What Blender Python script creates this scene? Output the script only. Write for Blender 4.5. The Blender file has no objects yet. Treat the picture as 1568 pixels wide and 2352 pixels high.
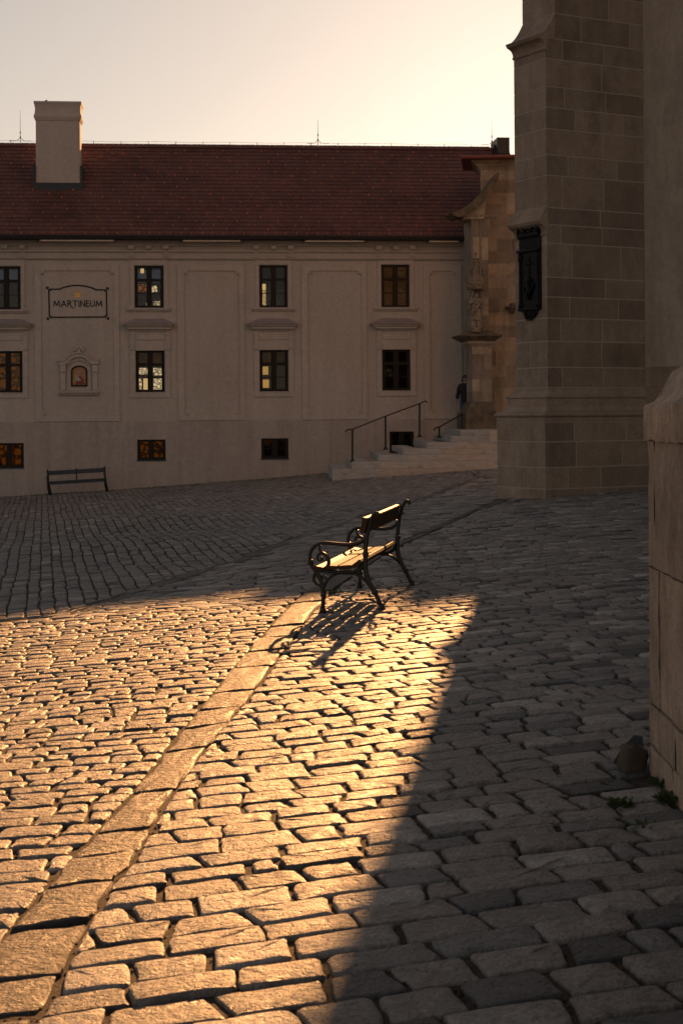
import bpy, bmesh, math, random
from mathutils import Matrix, Vector
random.seed(7)
R = random.Random(11)
scene = bpy.context.scene
COL = scene.collection

# ------------------------------------------------------------------ camera, sky, sun, exposure
EYE = 1.85                      # eye height above the paving by the bench
FPX, CX, HY, ROLL = 3700.0, 784.0, 947.0, 0.007   # survey of the photograph (1568 x 2352 grid)
cam_d = bpy.data.cameras.new('camera')
cam = bpy.data.objects.new('camera', cam_d); COL.objects.link(cam)
cam_d.sensor_fit = 'VERTICAL'; cam_d.sensor_height = 36.0; cam_d.sensor_width = 24.0
cam_d.lens = FPX / 2352 * 36.0
cam_d.shift_y = -(1176 - HY) / 2352
cam_d.clip_start = 0.1; cam_d.clip_end = 3000
cam_d.dof.use_dof = True; cam_d.dof.focus_distance = 16.5; cam_d.dof.aperture_fstop = 9.0
cam.matrix_world = Matrix.Translation((0, 0, EYE)) @ Matrix.Rotation(math.pi/2, 4, 'X') @ Matrix.Rotation(-ROLL, 4, 'Z')
scene.camera = cam

SUN_AZ, SUN_TAN = 0.1325, 0.270  # dx/dy of the sun's azimuth, tangent of its elevation
SUN_EL = math.atan(SUN_TAN)
w = bpy.data.worlds.new('World'); scene.world = w; w.use_nodes = True
wn = w.node_tree; wn.nodes.clear()
sky = wn.nodes.new('ShaderNodeTexSky'); sky.sky_type = 'NISHITA'; sky.sun_disc = False
sky.sun_elevation = SUN_EL; sky.sun_rotation = math.atan(SUN_AZ)
sky.air_density = 1.0; sky.dust_density = 0.29; sky.ozone_density = 1.0; sky.altitude = 200
tint = wn.nodes.new('ShaderNodeMix'); tint.data_type = 'RGBA'; tint.blend_type = 'MULTIPLY'
tint.inputs[0].default_value = 1.0; tint.inputs[7].default_value = (0.472, 0.386, 0.322, 1)
bg = wn.nodes.new('ShaderNodeBackground'); bg.inputs[1].default_value = 0.05
wo = wn.nodes.new('ShaderNodeOutputWorld')
hsv = wn.nodes.new('ShaderNodeHueSaturation'); hsv.inputs['Saturation'].default_value = 0.45   # hazy evening air
wn.links.new(sky.outputs[0], hsv.inputs['Color']); wn.links.new(hsv.outputs[0], tint.inputs[6]); wn.links.new(tint.outputs[2], bg.inputs[0]); wn.links.new(bg.outputs[0], wo.inputs[0])

sun_d = bpy.data.lights.new('sun', 'SUN'); sun_d.energy = 2.6; sun_d.angle = math.radians(0.5); sun_d.color = (1.0, 0.465, 0.165)
sun = bpy.data.objects.new('sun', sun_d); COL.objects.link(sun)
sdir = Vector((SUN_AZ, 1.0, SUN_TAN * math.sqrt(1 + SUN_AZ**2)))
sun.rotation_euler = sdir.to_track_quat('Z', 'Y').to_euler(); sun.location = (6, 30, 30)

vs = scene.view_settings
vs.view_transform = 'Standard'; vs.look = 'None'; vs.gamma = 1.0; vs.use_curve_mapping = False
vs.exposure = 2.0

# ------------------------------------------------------------------ helpers
def ray(px, py):
    dx, dy = px - CX, py - HY
    return Vector(((dx - ROLL*dy) / FPX, 1.0, -(dy + ROLL*dx) / FPX))
def G(x, y):
    """height of the square's paving"""
    z = 0.070 * 20 * math.tanh((x - 0.38) / 20) - 0.0065 * (min(max(y, -40), 90) - 15.2)
    k = min(max((y - 20) / 5, 0), 1) * min(max((58 - y) / 6, 0), 1) * min(max((1.5 - x) / 3, 0), 1)
    if k > 0: z += k * 0.05 * math.sin((y + 0.35 * x) * 2 * math.pi / 8.2 + 0.6)
    return z + 0.012 * math.sin(x * 1.7 + y * 0.6) * math.sin(y * 0.9 - x * 0.4)
def ground_at(px, py):
    d = ray(px, py); y = 5.0
    for _ in range(60):
        h = EYE - G(d.x * y, y)
        y = 0.5 * y + 0.5 * min(h / max(-d.z, 1e-4), 120)
    return Vector((d.x * y, y, G(d.x * y, y)))
def at(px, py, Y):
    d = ray(px, py); return Vector((d.x * Y, Y, EYE + d.z * Y))
class Frame:
    """upright local frame: x along a face, y into it, z up"""
    def __init__(s, x, y, ang, z=0.0): s.o = Vector((x, y, z)); s.a = ang; s.c, s.s = math.cos(ang), math.sin(ang)
    def loc(s, px, py, n=0.0):
        d = ray(px, py)
        den = -s.s * d.x + s.c * d.y
        t = (n - (-s.s * (-s.o.x) + s.c * (-s.o.y))) / den
        wx, wy = d.x * t - s.o.x, d.y * t - s.o.y
        return (s.c * wx + s.s * wy, EYE + d.z * t - s.o.z)
    def world(s, x, y, z=0): return Vector((s.o.x + s.c*x - s.s*y, s.o.y + s.s*x + s.c*y, s.o.z + z))

def tag(o, label=None, cat=None, group=None, kind=None):
    if label: o['label'] = label
    if cat: o['category'] = cat
    if group: o['group'] = group
    if kind: o['kind'] = kind
    return o
def empty(name, loc, rz=0.0, label=None, cat=None, group=None):
    o = bpy.data.objects.new(name, None); COL.objects.link(o)
    o.location = loc; o.rotation_euler = (0, 0, rz); o.empty_display_size = 0.2
    return tag(o, label, cat, group)
def copy_tree(o, parent=None):
    c = o.copy(); COL.objects.link(c); c.parent = parent
    for ch in list(o.children): copy_tree(ch, c)
    return c

TINTED = set()
class MB:
    def __init__(s): s.v = []; s.f = []; s.t = []; s.cur = 0.66
    def add(s, vs, fs):
        b = len(s.v); s.v += [tuple(v) for v in vs]
        for f in fs: s.f.append([b + i for i in f]); s.t.append(s.cur)
    def box(s, x0, x1, y0, y1, z0, z1):
        s.add([(x0,y0,z0),(x1,y0,z0),(x1,y1,z0),(x0,y1,z0),(x0,y0,z1),(x1,y0,z1),(x1,y1,z1),(x0,y1,z1)],
              [(0,3,2,1),(4,5,6,7),(0,1,5,4),(1,2,6,5),(2,3,7,6),(3,0,4,7)])
    def bbox(s, x0, x1, y0, y1, z0, z1, b=0.01, front=True):
        """box with chamfered front (-y) edges"""
        s.add([(x0,y0+b,z0),(x1,y0+b,z0),(x1,y0+b,z1),(x0,y0+b,z1),
               (x0+b,y0,z0+b),(x1-b,y0,z0+b),(x1-b,y0,z1-b),(x0+b,y0,z1-b),
               (x0,y1,z0),(x1,y1,z0),(x1,y1,z1),(x0,y1,z1)],
              [(4,5,6,7),(0,1,5,4),(1,2,6,5),(2,3,7,6),(3,0,4,7),(8,9,1,0),(9,10,2,1),(10,11,3,2),(11,8,0,3),(11,10,9,8)])
    def prism(s, poly, z0, z1):
        n = len(poly)
        s.add([(p[0],p[1],z0) for p in poly] + [(p[0],p[1],z1) for p in poly],
              [tuple(range(n-1,-1,-1)), tuple(range(n,2*n))] + [(i,(i+1)%n,n+(i+1)%n,n+i) for i in range(n)])
    def prism_y(s, poly, y0, y1):
        """outline in x,z pushed along y (front face at y0)"""
        n = len(poly)
        s.add([(p[0],y0,p[1]) for p in poly] + [(p[0],y1,p[1]) for p in poly],
              [tuple(range(n)), tuple(range(2*n-1,n-1,-1))] + [((i+1)%n,i,n+i,n+(i+1)%n) for i in range(n)])
    def prism_x(s, poly, x0, x1):
        """outline in y,z pushed along x"""
        n = len(poly)
        s.add([(x0,p[0],p[1]) for p in poly] + [(x1,p[0],p[1]) for p in poly],
              [tuple(range(n-1,-1,-1)), tuple(range(n,2*n))] + [(i,(i+1)%n,n+(i+1)%n,n+i) for i in range(n)])
    def tube(s, pts, rad, n=8, cap=True):
        pts = [Vector(p) for p in pts]; m = len(pts)
        if not hasattr(rad, '__len__'): rad = [rad] * m
        vs = []; prev = None
        for i, p in enumerate(pts):
            d = (pts[min(i+1, m-1)] - pts[max(i-1, 0)])
            d = d.normalized() if d.length > 1e-9 else Vector((0,0,1))
            if prev is None:
                a = d.orthogonal().normalized()
            else:
                a = prev - d * prev.dot(d)
                a = a.normalized() if a.length > 1e-6 else d.orthogonal().normalized()
            prev = a; b = d.cross(a)
            for k in range(n):
                t = 2*math.pi*k/n
                vs.append(p + (a*math.cos(t) + b*math.sin(t)) * rad[i])
        fs = [(i*n+k, i*n+(k+1)%n, (i+1)*n+(k+1)%n, (i+1)*n+k) for i in range(m-1) for k in range(n)]
        if cap: fs += [tuple(range(n-1,-1,-1)), tuple(range((m-1)*n, m*n))]
        s.add(vs, fs)
    def lathe(s, prof, c=(0,0,0), n=12, sx=1.0, sy=1.0, a0=0.0, a1=2*math.pi):
        full = abs(a1 - a0 - 2*math.pi) < 1e-6; k = n if full else n+1
        vs = []
        for (r, z) in prof:
            for i in range(k):
                t = a0 + (a1-a0)*i/n
                vs.append((c[0]+r*sx*math.cos(t), c[1]+r*sy*math.sin(t), c[2]+z))
        fs = []
        for j in range(len(prof)-1):
            for i in range(n):
                i2 = (i+1)%k
                fs.append((j*k+i, j*k+i2, (j+1)*k+i2, (j+1)*k+i))
        if full: fs += [tuple(range(k-1,-1,-1)), tuple(range((len(prof)-1)*k, len(prof)*k))]
        s.add(vs, fs)
    def blob(s, c, r, n=8, m=5):
        prof = [(math.sin(math.pi*(j+0.02)/(m+.04)), -math.cos(math.pi*(j+0.02)/(m+.04))) for j in range(m+1)]
        vs = [(c[0]+p[0]*r[0]*math.cos(2*math.pi*i/n), c[1]+p[0]*r[1]*math.sin(2*math.pi*i/n), c[2]+p[1]*r[2]) for p in prof for i in range(n)]
        fs = [(j*n+i, j*n+(i+1)%n, (j+1)*n+(i+1)%n, (j+1)*n+i) for j in range(m) for i in range(n)]
        s.add(vs, fs + [tuple(range(n-1,-1,-1)), tuple(range(m*n,(m+1)*n))])
    def sweep(s, prof, path):
        """prof [(out, z)], path [(x, y, nx, ny)] with mitre vectors"""
        k = len(prof); vs = []
        for (x, y, nx, ny) in path:
            vs += [(x + nx*o, y + ny*o, z) for (o, z) in prof]
        fs = [(i*k+j, (i+1)*k+j, (i+1)*k+j+1, i*k+j+1) for i in range(len(path)-1) for j in range(k-1)]
        s.add(vs, fs)
    def mesh(s, name, mat, smooth=False, tinted=False):
        me = bpy.data.meshes.new(name); me.from_pydata(s.v, [], s.f)
        if mat and mat.name in TINTED: tinted = True
        if tinted:
            at_ = me.attributes.new('tint', 'FLOAT', 'FACE'); at_.data.foreach_set('value', s.t)
        if mat: me.materials.append(mat)
        if smooth: me.polygons.foreach_set('use_smooth', [True]*len(me.polygons))
        me.update(); return me
    def build(s, name, mat, parent=None, smooth=False, tinted=False, fix=True, sharp=None):
        me = s.mesh(name, mat, smooth, tinted)
        if fix:
            bm = bmesh.new(); bm.from_mesh(me); bmesh.ops.recalc_face_normals(bm, faces=bm.faces); bm.to_mesh(me); bm.free()
        if sharp is not None and smooth: me.set_sharp_from_angle(angle=math.radians(sharp))
        o = bpy.data.objects.new(name, me); COL.objects.link(o)
        if parent: o.parent = parent
        return o

# ------------------------------------------------------------------ materials
def nodes(name):
    m = bpy.data.materials.new(name); m.use_nodes = True
    nt = m.node_tree; return m, nt, nt.nodes['Principled BSDF']
def N(nt, t, **kw):
    n = nt.nodes.new(t)
    for k, v in kw.items():
        if isinstance(k, str) and k.startswith('i_'): n.inputs[k[2:].replace('_', ' ')].default_value = v
        else: setattr(n, k, v)
    return n
def ramp(nt, stops):
    r = nt.nodes.new('ShaderNodeValToRGB'); e = r.color_ramp.elements
    while len(e) < len(stops): e.new(0.5)
    for el, (p, c) in zip(e, stops): el.position = p; el.color = (*c, 1) if len(c) == 3 else c
    return r
def noise(nt, co, scale, detail=5, rough=0.6, dim=None, stretch=None):
    n = N(nt, 'ShaderNodeTexNoise'); n.inputs['Scale'].default_value = scale; n.inputs['Detail'].default_value = detail; n.inputs['Roughness'].default_value = rough
    if stretch:
        mp = N(nt, 'ShaderNodeMapping'); mp.inputs['Scale'].default_value = stretch
        nt.links.new(co, mp.inputs['Vector']); co = mp.outputs[0]
    nt.links.new(co, n.inputs['Vector']); return n
def surf(name, cols, scale=3.0, rough=0.8, bump=0.3, bscale=40.0, bdist=0.01, tint=None, metal=0.0, spec=0.5, stretch=None, fine=None, rvar=0.0):
    """base colour from large noise through a ramp; optional per-piece tint; fine noise bump"""
    m, nt, p = nodes(name); L = nt.links
    co = N(nt, 'ShaderNodeTexCoord').outputs['Object']
    n1 = noise(nt, co, scale, 6, 0.65, stretch=stretch)
    k = len(cols)
    r = ramp(nt, [(0.28 + 0.44*i/max(k-1, 1), c) for i, c in enumerate(cols)])
    L.new(n1.outputs['Fac'], r.inputs[0]); out = r.outputs[0]
    if tint:
        TINTED.add(m.name)
        a = N(nt, 'ShaderNodeAttribute', attribute_name='tint')
        rt = ramp(nt, [(i/max(len(tint)-1, 1), c) for i, c in enumerate(tint)]); L.new(a.outputs['Fac'], rt.inputs[0])
        mx = N(nt, 'ShaderNodeMix', data_type='RGBA', blend_type='MULTIPLY'); mx.inputs[0].default_value = 1.0
        L.new(out, mx.inputs[6]); L.new(rt.outputs[0], mx.inputs[7]); out = mx.outputs[2]
    if fine:
        n3 = noise(nt, co, fine, 3, 0.7)
        mr = N(nt, 'ShaderNodeMapRange'); mr.inputs[1].default_value = 0.3; mr.inputs[2].default_value = 0.7; mr.inputs[3].default_value = 0.72; mr.inputs[4].default_value = 1.22
        L.new(n3.outputs['Fac'], mr.inputs[0])
        mx = N(nt, 'ShaderNodeMix', data_type='RGBA', blend_type='MULTIPLY'); mx.inputs[0].default_value = 1.0
        L.new(out, mx.inputs[6]); L.new(mr.outputs[0], mx.inputs[7]); out = mx.outputs[2]
    L.new(out, p.inputs['Base Color'])
    p.inputs['Roughness'].default_value = rough; p.inputs['Metallic'].default_value = metal; p.inputs['Specular IOR Level'].default_value = spec
    if rvar:
        mr = N(nt, 'ShaderNodeMapRange'); mr.inputs[1].default_value = 0.3; mr.inputs[2].default_value = 0.7
        mr.inputs[3].default_value = rough - rvar; mr.inputs[4].default_value = rough + rvar
        L.new(n1.outputs['Fac'], mr.inputs[0]); L.new(mr.outputs[0], p.inputs['Roughness'])
    if bump:
        n2 = noise(nt, co, bscale, 6, 0.65)
        b = N(nt, 'ShaderNodeBump'); b.inputs['Strength'].default_value = bump; b.inputs['Distance'].default_value = bdist
        L.new(n2.outputs['Fac'], b.inputs['Height']); L.new(b.outputs[0], p.inputs['Normal'])
    return m
def plain(name, c, rough=0.6, metal=0.0, spec=0.5):
    return surf(name, [tuple(x*0.85 for x in c), tuple(min(x*1.12, 1) for x in c)], 6.0, rough, 0.08, 60, 0.004, metal=metal, spec=spec)
def glow(name, c, strength, scale=None):
    m, nt, p = nodes(name); L = nt.links
    p.inputs['Base Color'].default_value = (0.02, 0.02, 0.02, 1); p.inputs['Roughness'].default_value = 0.8
    p.inputs['Emission Color'].default_value = (*c, 1); p.inputs['Emission Strength'].default_value = strength
    if scale:
        co = N(nt, 'ShaderNodeTexCoord').outputs['Object']
        v = N(nt, 'ShaderNodeTexVoronoi', feature='DISTANCE_TO_EDGE'); v.inputs['Scale'].default_value = scale
        n1 = noise(nt, co, 9.0, 3)
        ad = N(nt, 'ShaderNodeVectorMath', operation='MULTIPLY_ADD'); ad.inputs[1].default_value = (0.12, 0.12, 0.12)
        L.new(n1.outputs['Color'], ad.inputs[0]); L.new(co, ad.inputs[2]); L.new(ad.outputs[0], v.inputs['Vector'])
        r = ramp(nt, [(0.02, (0.05*c[0], 0.04*c[1], 0.03*c[2])), (0.2, c)]); L.new(v.outputs['Distance'], r.inputs[0])
        L.new(r.outputs[0], p.inputs['Emission Color'])
    return m

def sett_material(name='granite_sett', dark=1.0, relief=0.033):
    m, nt, p = nodes(name); L = nt.links
    co = N(nt, 'ShaderNodeTexCoord').outputs['Object']
    a = N(nt, 'ShaderNodeAttribute', attribute_name='tint')
    rt = ramp(nt, [(0.0, (0.055, 0.062, 0.072)), (0.07, (0.12, 0.125, 0.135)), (0.3, (0.245, 0.25, 0.262)), (0.5, (0.275, 0.255, 0.24)), (0.75, (0.33, 0.31, 0.292)), (1.0, (0.49, 0.475, 0.46))])
    L.new(a.outputs['Fac'], rt.inputs[0])
    sp = noise(nt, co, 60.0, 4, 0.85)
    md = noise(nt, co, 13.0, 5, 0.6)
    m1 = N(nt, 'ShaderNodeMapRange'); m1.inputs[1].default_value = 0.25; m1.inputs[2].default_value = 0.75; m1.inputs[3].default_value = 0.45*dark; m1.inputs[4].default_value = 1.5*dark
    m2 = N(nt, 'ShaderNodeMapRange'); m2.inputs[1].default_value = 0.3; m2.inputs[2].default_value = 0.7; m2.inputs[3].default_value = 0.62; m2.inputs[4].default_value = 1.3
    L.new(sp.outputs['Fac'], m1.inputs[0]); L.new(md.outputs['Fac'], m2.inputs[0])
    mu = N(nt, 'ShaderNodeMath', operation='MULTIPLY'); L.new(m1.outputs[0], mu.inputs[0]); L.new(m2.outputs[0], mu.inputs[1])
    mx = N(nt, 'ShaderNodeMix', data_type='RGBA', blend_type='MULTIPLY'); mx.inputs[0].default_value = 1.0
    L.new(rt.outputs[0], mx.inputs[6]); L.new(mu.outputs[0], mx.inputs[7]); L.new(mx.outputs[2], p.inputs['Base Color'])
    m3 = N(nt, 'ShaderNodeMapRange'); m3.inputs[1].default_value = 0.3; m3.inputs[2].default_value = 0.7; m3.inputs[3].default_value = 0.40; m3.inputs[4].default_value = 0.66
    L.new(md.outputs['Fac'], m3.inputs[0]); L.new(m3.outputs[0], p.inputs['Roughness'])
    # relief: broad dents, chisel pits and grain
    n1 = noise(nt, co, 22.0, 4, 0.6); n2 = noise(nt, co, 85.0, 5, 0.75)
    pit = ramp(nt, [(0.34, (0, 0, 0)), (0.47, (1, 1, 1))]); n3 = noise(nt, co, 38.0, 3, 0.55); L.new(n3.outputs['Fac'], pit.inputs[0])
    s1 = N(nt, 'ShaderNodeMath', operation='MULTIPLY_ADD'); s1.inputs[1].default_value = 1.3; L.new(n1.outputs['Fac'], s1.inputs[0])
    s2 = N(nt, 'ShaderNodeMath', operation='MULTIPLY_ADD'); s2.inputs[1].default_value = 0.55; L.new(n2.outputs['Fac'], s2.inputs[0]); L.new(s2.outputs[0], s1.inputs[2])
    s3 = N(nt, 'ShaderNodeMath', operation='MULTIPLY'); s3.inputs[1].default_value = 0.35; L.new(pit.outputs[0], s3.inputs[0]); L.new(s3.outputs[0], s2.inputs[2])
    b = N(nt, 'ShaderNodeBump'); b.inputs['Strength'].default_value = 1.0; b.inputs['Distance'].default_value = relief
    p.inputs['Specular IOR Level'].default_value = 0.36
    L.new(s1.outputs[0], b.inputs['Height']); L.new(b.outputs[0], p.inputs['Normal'])
    return m

M = {}
M['sett'] = sett_material()
M['kerb'] = sett_material('kerb_granite', 0.38, 0.060)
M['dirt'] = surf('joint_dirt', [(0.025, 0.019, 0.014), (0.055, 0.039, 0.026), (0.085, 0.06, 0.04)], 7, 0.95, 1.0, 55, 0.02, fine=120)
M['moss'] = surf('moss', [(0.03, 0.05, 0.012), (0.07, 0.10, 0.02)], 20, 0.9, 0.3, 90, 0.004)
M['straw'] = plain('straw', (0.32, 0.22, 0.11), 0.8)
M['plaster'] = surf('facade_plaster', [(0.41, 0.37, 0.345), (0.45, 0.405, 0.38), (0.48, 0.435, 0.41)], 0.5, 0.9, 0.15, 70, 0.004, stretch=(1, 1, 0.45))
def weather(m, k=0.30, sx=2.2, sz=0.16):
    """rain streaks and repaired patches multiplied over the base colour"""
    nt = m.node_tree; L = nt.links; p = nt.nodes['Principled BSDF']
    src = p.inputs['Base Color'].links[0].from_socket
    co = N(nt, 'ShaderNodeTexCoord').outputs['Object']
    a = noise(nt, co, 1.0, 6, 0.7, stretch=(sx, sx, sz)); b_ = noise(nt, co, 0.55, 7, 0.75); c_ = noise(nt, co, 7.0, 4, 0.7)
    ra = ramp(nt, [(0.36, (1-k, 1-k*1.05, 1-k*1.1)), (0.56, (1, 1, 1))]); L.new(a.outputs['Fac'], ra.inputs[0])
    rb = ramp(nt, [(0.40, (1-k*0.7,)*3), (0.47, (1, 1, 1)), (0.62, (1, 1, 1)), (0.68, (1.08, 1.08, 1.07))]); L.new(b_.outputs['Fac'], rb.inputs[0])
    rc = ramp(nt, [(0.3, (0.88, 0.88, 0.88)), (0.7, (1.08, 1.08, 1.08))]); L.new(c_.outputs['Fac'], rc.inputs[0])
    for r_ in (ra, rb, rc):
        mx = N(nt, 'ShaderNodeMix', data_type='RGBA', blend_type='MULTIPLY'); mx.inputs[0].default_value = 1.0
        L.new(src, mx.inputs[6]); L.new(r_.outputs[0], mx.inputs[7]); src = mx.outputs[2]
    L.new(src, p.inputs['Base Color']); return m
weather(M['plaster'], 0.07)
M['plinth'] = surf('facade_plinth', [(0.35, 0.315, 0.295), (0.39, 0.35, 0.33), (0.42, 0.38, 0.36)], 1.2, 0.92, 0.2, 60, 0.004, stretch=(2.5, 1, 0.15))
weather(M['plinth'], 0.10)
M['trim'] = surf('facade_trim', [(0.44, 0.40, 0.375), (0.48, 0.435, 0.41)], 1.0, 0.9, 0.12, 70, 0.004)
weather(M['trim'], 0.07)
M['tile'] = surf('roof_tile', [(0.148, 0.062, 0.056), (0.175, 0.072, 0.065)], 4, 0.75, 0.3, 60, 0.004, tint=[(0.85, 0.85, 0.85), (.97, .97, .97), (1.08, 1.06, 1.05)])
weather(M['tile'], 0.30, 0.6, 0.6)
M['snow'] = plain('snow_guard_clay', (0.42, 0.13, 0.05), 0.7)
M['gutter'] = plain('dark_gutter_metal', (0.012, 0.012, 0.014), 0.5, 0.3)
M['lead'] = plain('dark_sheet_metal', (0.025, 0.03, 0.038), 0.45, 0.4)
M['iron'] = surf('black_cast_iron', [(0.008, 0.007, 0.006), (0.016, 0.013, 0.011)], 12, 0.42, 0.25, 130, 0.003, metal=0.0, spec=0.5, rvar=0.1)
M['paintiron'] = plain('dark_painted_iron', (0.010, 0.013, 0.016), 0.5)
M['wood'] = surf('worn_bench_wood', [(0.03, 0.017, 0.009), (0.065, 0.038, 0.02), (0.10, 0.06, 0.034)], 9, 0.58, 0.7, 30, 0.006, stretch=(14, 1.0, 14), rvar=0.10, spec=0.05)
M['bluewood'] = plain('dark_blue_wood', (0.012, 0.016, 0.026), 0.5)
M['frame'] = plain('window_frame_brown', (0.010, 0.005, 0.004), 0.5, spec=0.25)
M['room'] = plain('dim_room', (0.05, 0.04, 0.03), 0.9)
M['white'] = plain('white_lamp_casing', (0.62, 0.54, 0.46), 0.5)
M['black'] = plain('black_sign_paint', (0.012, 0.012, 0.012), 0.6)
M['gold'] = plain('gold_leaf', (0.85, 0.50, 0.12), 0.4)
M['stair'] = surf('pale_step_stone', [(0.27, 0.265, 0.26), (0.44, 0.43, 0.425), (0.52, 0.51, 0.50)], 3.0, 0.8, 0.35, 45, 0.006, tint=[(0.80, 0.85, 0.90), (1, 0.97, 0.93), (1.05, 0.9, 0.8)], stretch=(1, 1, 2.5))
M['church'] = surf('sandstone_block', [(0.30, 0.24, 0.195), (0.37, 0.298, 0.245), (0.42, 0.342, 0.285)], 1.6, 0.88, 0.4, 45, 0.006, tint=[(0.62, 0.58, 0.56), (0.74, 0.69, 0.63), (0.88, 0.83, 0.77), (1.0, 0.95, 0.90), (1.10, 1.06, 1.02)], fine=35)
weather(M['church'], 0.22, 1.5, 0.4)
M['mortar'] = surf('lime_mortar', [(0.38, 0.325, 0.27), (0.45, 0.39, 0.325)], 8, 0.95, 0.4, 60, 0.006)
M['nave'] = surf('church_render', [(0.38, 0.31, 0.25), (0.45, 0.37, 0.305), (0.49, 0.41, 0.345)], 1.3, 0.95, 0.6, 25, 0.012)
weather(M['nave'], 0.18, 1.8, 0.25)
M['chapel'] = surf('warm_sandstone', [(0.29, 0.26, 0.22), (0.39, 0.35, 0.30), (0.46, 0.42, 0.365)], 1.4, 0.9, 0.45, 35, 0.008, tint=[(0.58, 0.57, 0.58), (0.82, 0.80, 0.78), (1.02, .98, 0.93), (1.2, 1.12, 1.0)], fine=45)
weather(M['chapel'], 0.32, 2.0, 0.3)
M['chapmortar'] = surf('warm_mortar', [(0.32, 0.265, 0.20), (0.37, 0.31, 0.24)], 6, 0.95, 0.3, 50, 0.006)
M['dirtystone'] = surf('sooty_stone', [(0.05, 0.042, 0.032), (0.13, 0.105, 0.075), (0.2, 0.16, 0.115)], 4, 0.92, 0.6, 30, 0.015)
M['carved'] = surf('carved_stone', [(0.10, 0.085, 0.068), (0.24, 0.205, 0.165), (0.36, 0.31, 0.25)], 14, 0.9, 0.9, 35, 0.03)
M['bronze'] = surf('black_bronze', [(0.003, 0.0035, 0.0045), (0.006, 0.007, 0.009)], 20, 0.48, 0.6, 90, 0.006, spec=0.2, rvar=0.1)
M['wall'] = surf('weathered_wall_stone', [(0.28, 0.21, 0.165), (0.42, 0.33, 0.265), (0.50, 0.40, 0.325)], 5.0, 0.9, 0.9, 30, 0.014, stretch=(1.2, 1.2, 0.8), fine=70, tint=[(0.85, 0.85, 0.85), (1, 1, 1), (1.1, 1.08, 1.05)])
weather(M['wall'], 0.30, 5.0, 1.0)
M['slate'] = plain('grey_slate', (0.03, 0.035, 0.042), 0.5)
M['cobble'] = surf('brown_boulder', [(0.05, 0.04, 0.028), (0.10, 0.078, 0.052)], 8, 0.85, 0.5, 40, 0.01)
M['hoodmetal'] = plain('dusty_zinc_sheet', (0.30, 0.26, 0.27), 0.6)
M['leaf'] = surf('weed_leaf', [(0.03, 0.055, 0.014), (0.06, 0.10, 0.025)], 14, 0.6, 0.1, 40, 0.004)
M['redmetal'] = plain('red_brown_eave', (0.22, 0.055, 0.035), 0.5)
M['coat'] = plain('dark_coat', (0.012, 0.012, 0.016), 0.85)
M['jeans'] = plain('blue_jeans', (0.03, 0.06, 0.12), 0.85)
M['skin'] = plain('skin', (0.36, 0.19, 0.13), 0.6)
M['hair'] = plain('brown_hair', (0.03, 0.016, 0.01), 0.6)
M['scarf'] = plain('pale_scarf', (0.35, 0.33, 0.36), 0.85)

def glass_material(name, tintc, clear=0.75):
    m, nt, p = nodes(name); L = nt.links
    out = nt.nodes['Material Output']; nt.nodes.remove(p)
    tr = N(nt, 'ShaderNodeBsdfTransparent'); tr.inputs[0].default_value = (*[c*clear for c in tintc], 1)
    gl = N(nt, 'ShaderNodeBsdfGlossy'); gl.inputs['Roughness'].default_value = 0.02
    co = N(nt, 'ShaderNodeTexCoord').outputs['Object']; n1 = noise(nt, co, 2.2, 2)
    b = N(nt, 'ShaderNodeBump'); b.inputs['Strength'].default_value = 0.12; b.inputs['Distance'].default_value = 0.05
    L.new(n1.outputs['Fac'], b.inputs['Height']); L.new(b.outputs[0], gl.inputs['Normal'])
    fr = N(nt, 'ShaderNodeFresnel'); fr.inputs[0].default_value = 1.33
    mx = N(nt, 'ShaderNodeMixShader'); L.new(fr.outputs[0], mx.inputs[0]); L.new(tr.outputs[0], mx.inputs[1]); L.new(gl.outputs[0], mx.inputs[2])
    L.new(mx.outputs[0], out.inputs[0]); return m
def lace_material():
    m, nt, p = nodes('lace_curtain'); L = nt.links
    out = nt.nodes['Material Output']
    co = N(nt, 'ShaderNodeTexCoord').outputs['Object']
    v = N(nt, 'ShaderNodeTexVoronoi', feature='F1'); v.inputs['Scale'].default_value = 26.0; L.new(co, v.inputs['Vector'])
    r = ramp(nt, [(0.25, (0.75, 0.75, 0.75)), (0.6, (0.25, 0.25, 0.25))]); L.new(v.outputs['Distance'], r.inputs[0])
    p.inputs['Base Color'].default_value = (0.34, 0.32, 0.30, 1); p.inputs['Roughness'].default_value = 0.9
    tr = N(nt, 'ShaderNodeBsdfTransparent'); mx = N(nt, 'ShaderNodeMixShader')
    L.new(r.outputs[0], mx.inputs[0]); L.new(tr.outputs[0], mx.inputs[1]); L.new(p.outputs[0], mx.inputs[2]); L.new(mx.outputs[0], out.inputs[0])
    return m
M['glass'] = glass_material('window_glass', (0.9, 0.92, 0.95))
M['amber'] = glass_material('bullseye_glass', (0.9, 0.62, 0.28), 0.6)
M['lace'] = lace_material()
M['amberglow'] = glow('amber_room_light', (1.0, 0.52, 0.12), 0.19)
M['crackle'] = glow('garden_light_through_room', (1.0, 0.72, 0.36), 0.34, 9.0)
M['lamp'] = glow('lamp_shade_light', (1.0, 0.62, 0.22), 0.30)
M['bluepane'] = glow('evening_sky_through_room', (0.55, 0.62, 0.75), 0.016)
M['orange'] = glow('orange_picture_light', (1.0, 0.28, 0.07), 0.09, 6.0)
M['tawny'] = glow('tawny_room_light', (1.0, 0.58, 0.22), 0.05, 4.0)
M['roomglow'] = glow('room_wall_light', (1.0, 0.60, 0.25), 0.010, 3.0)

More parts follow.
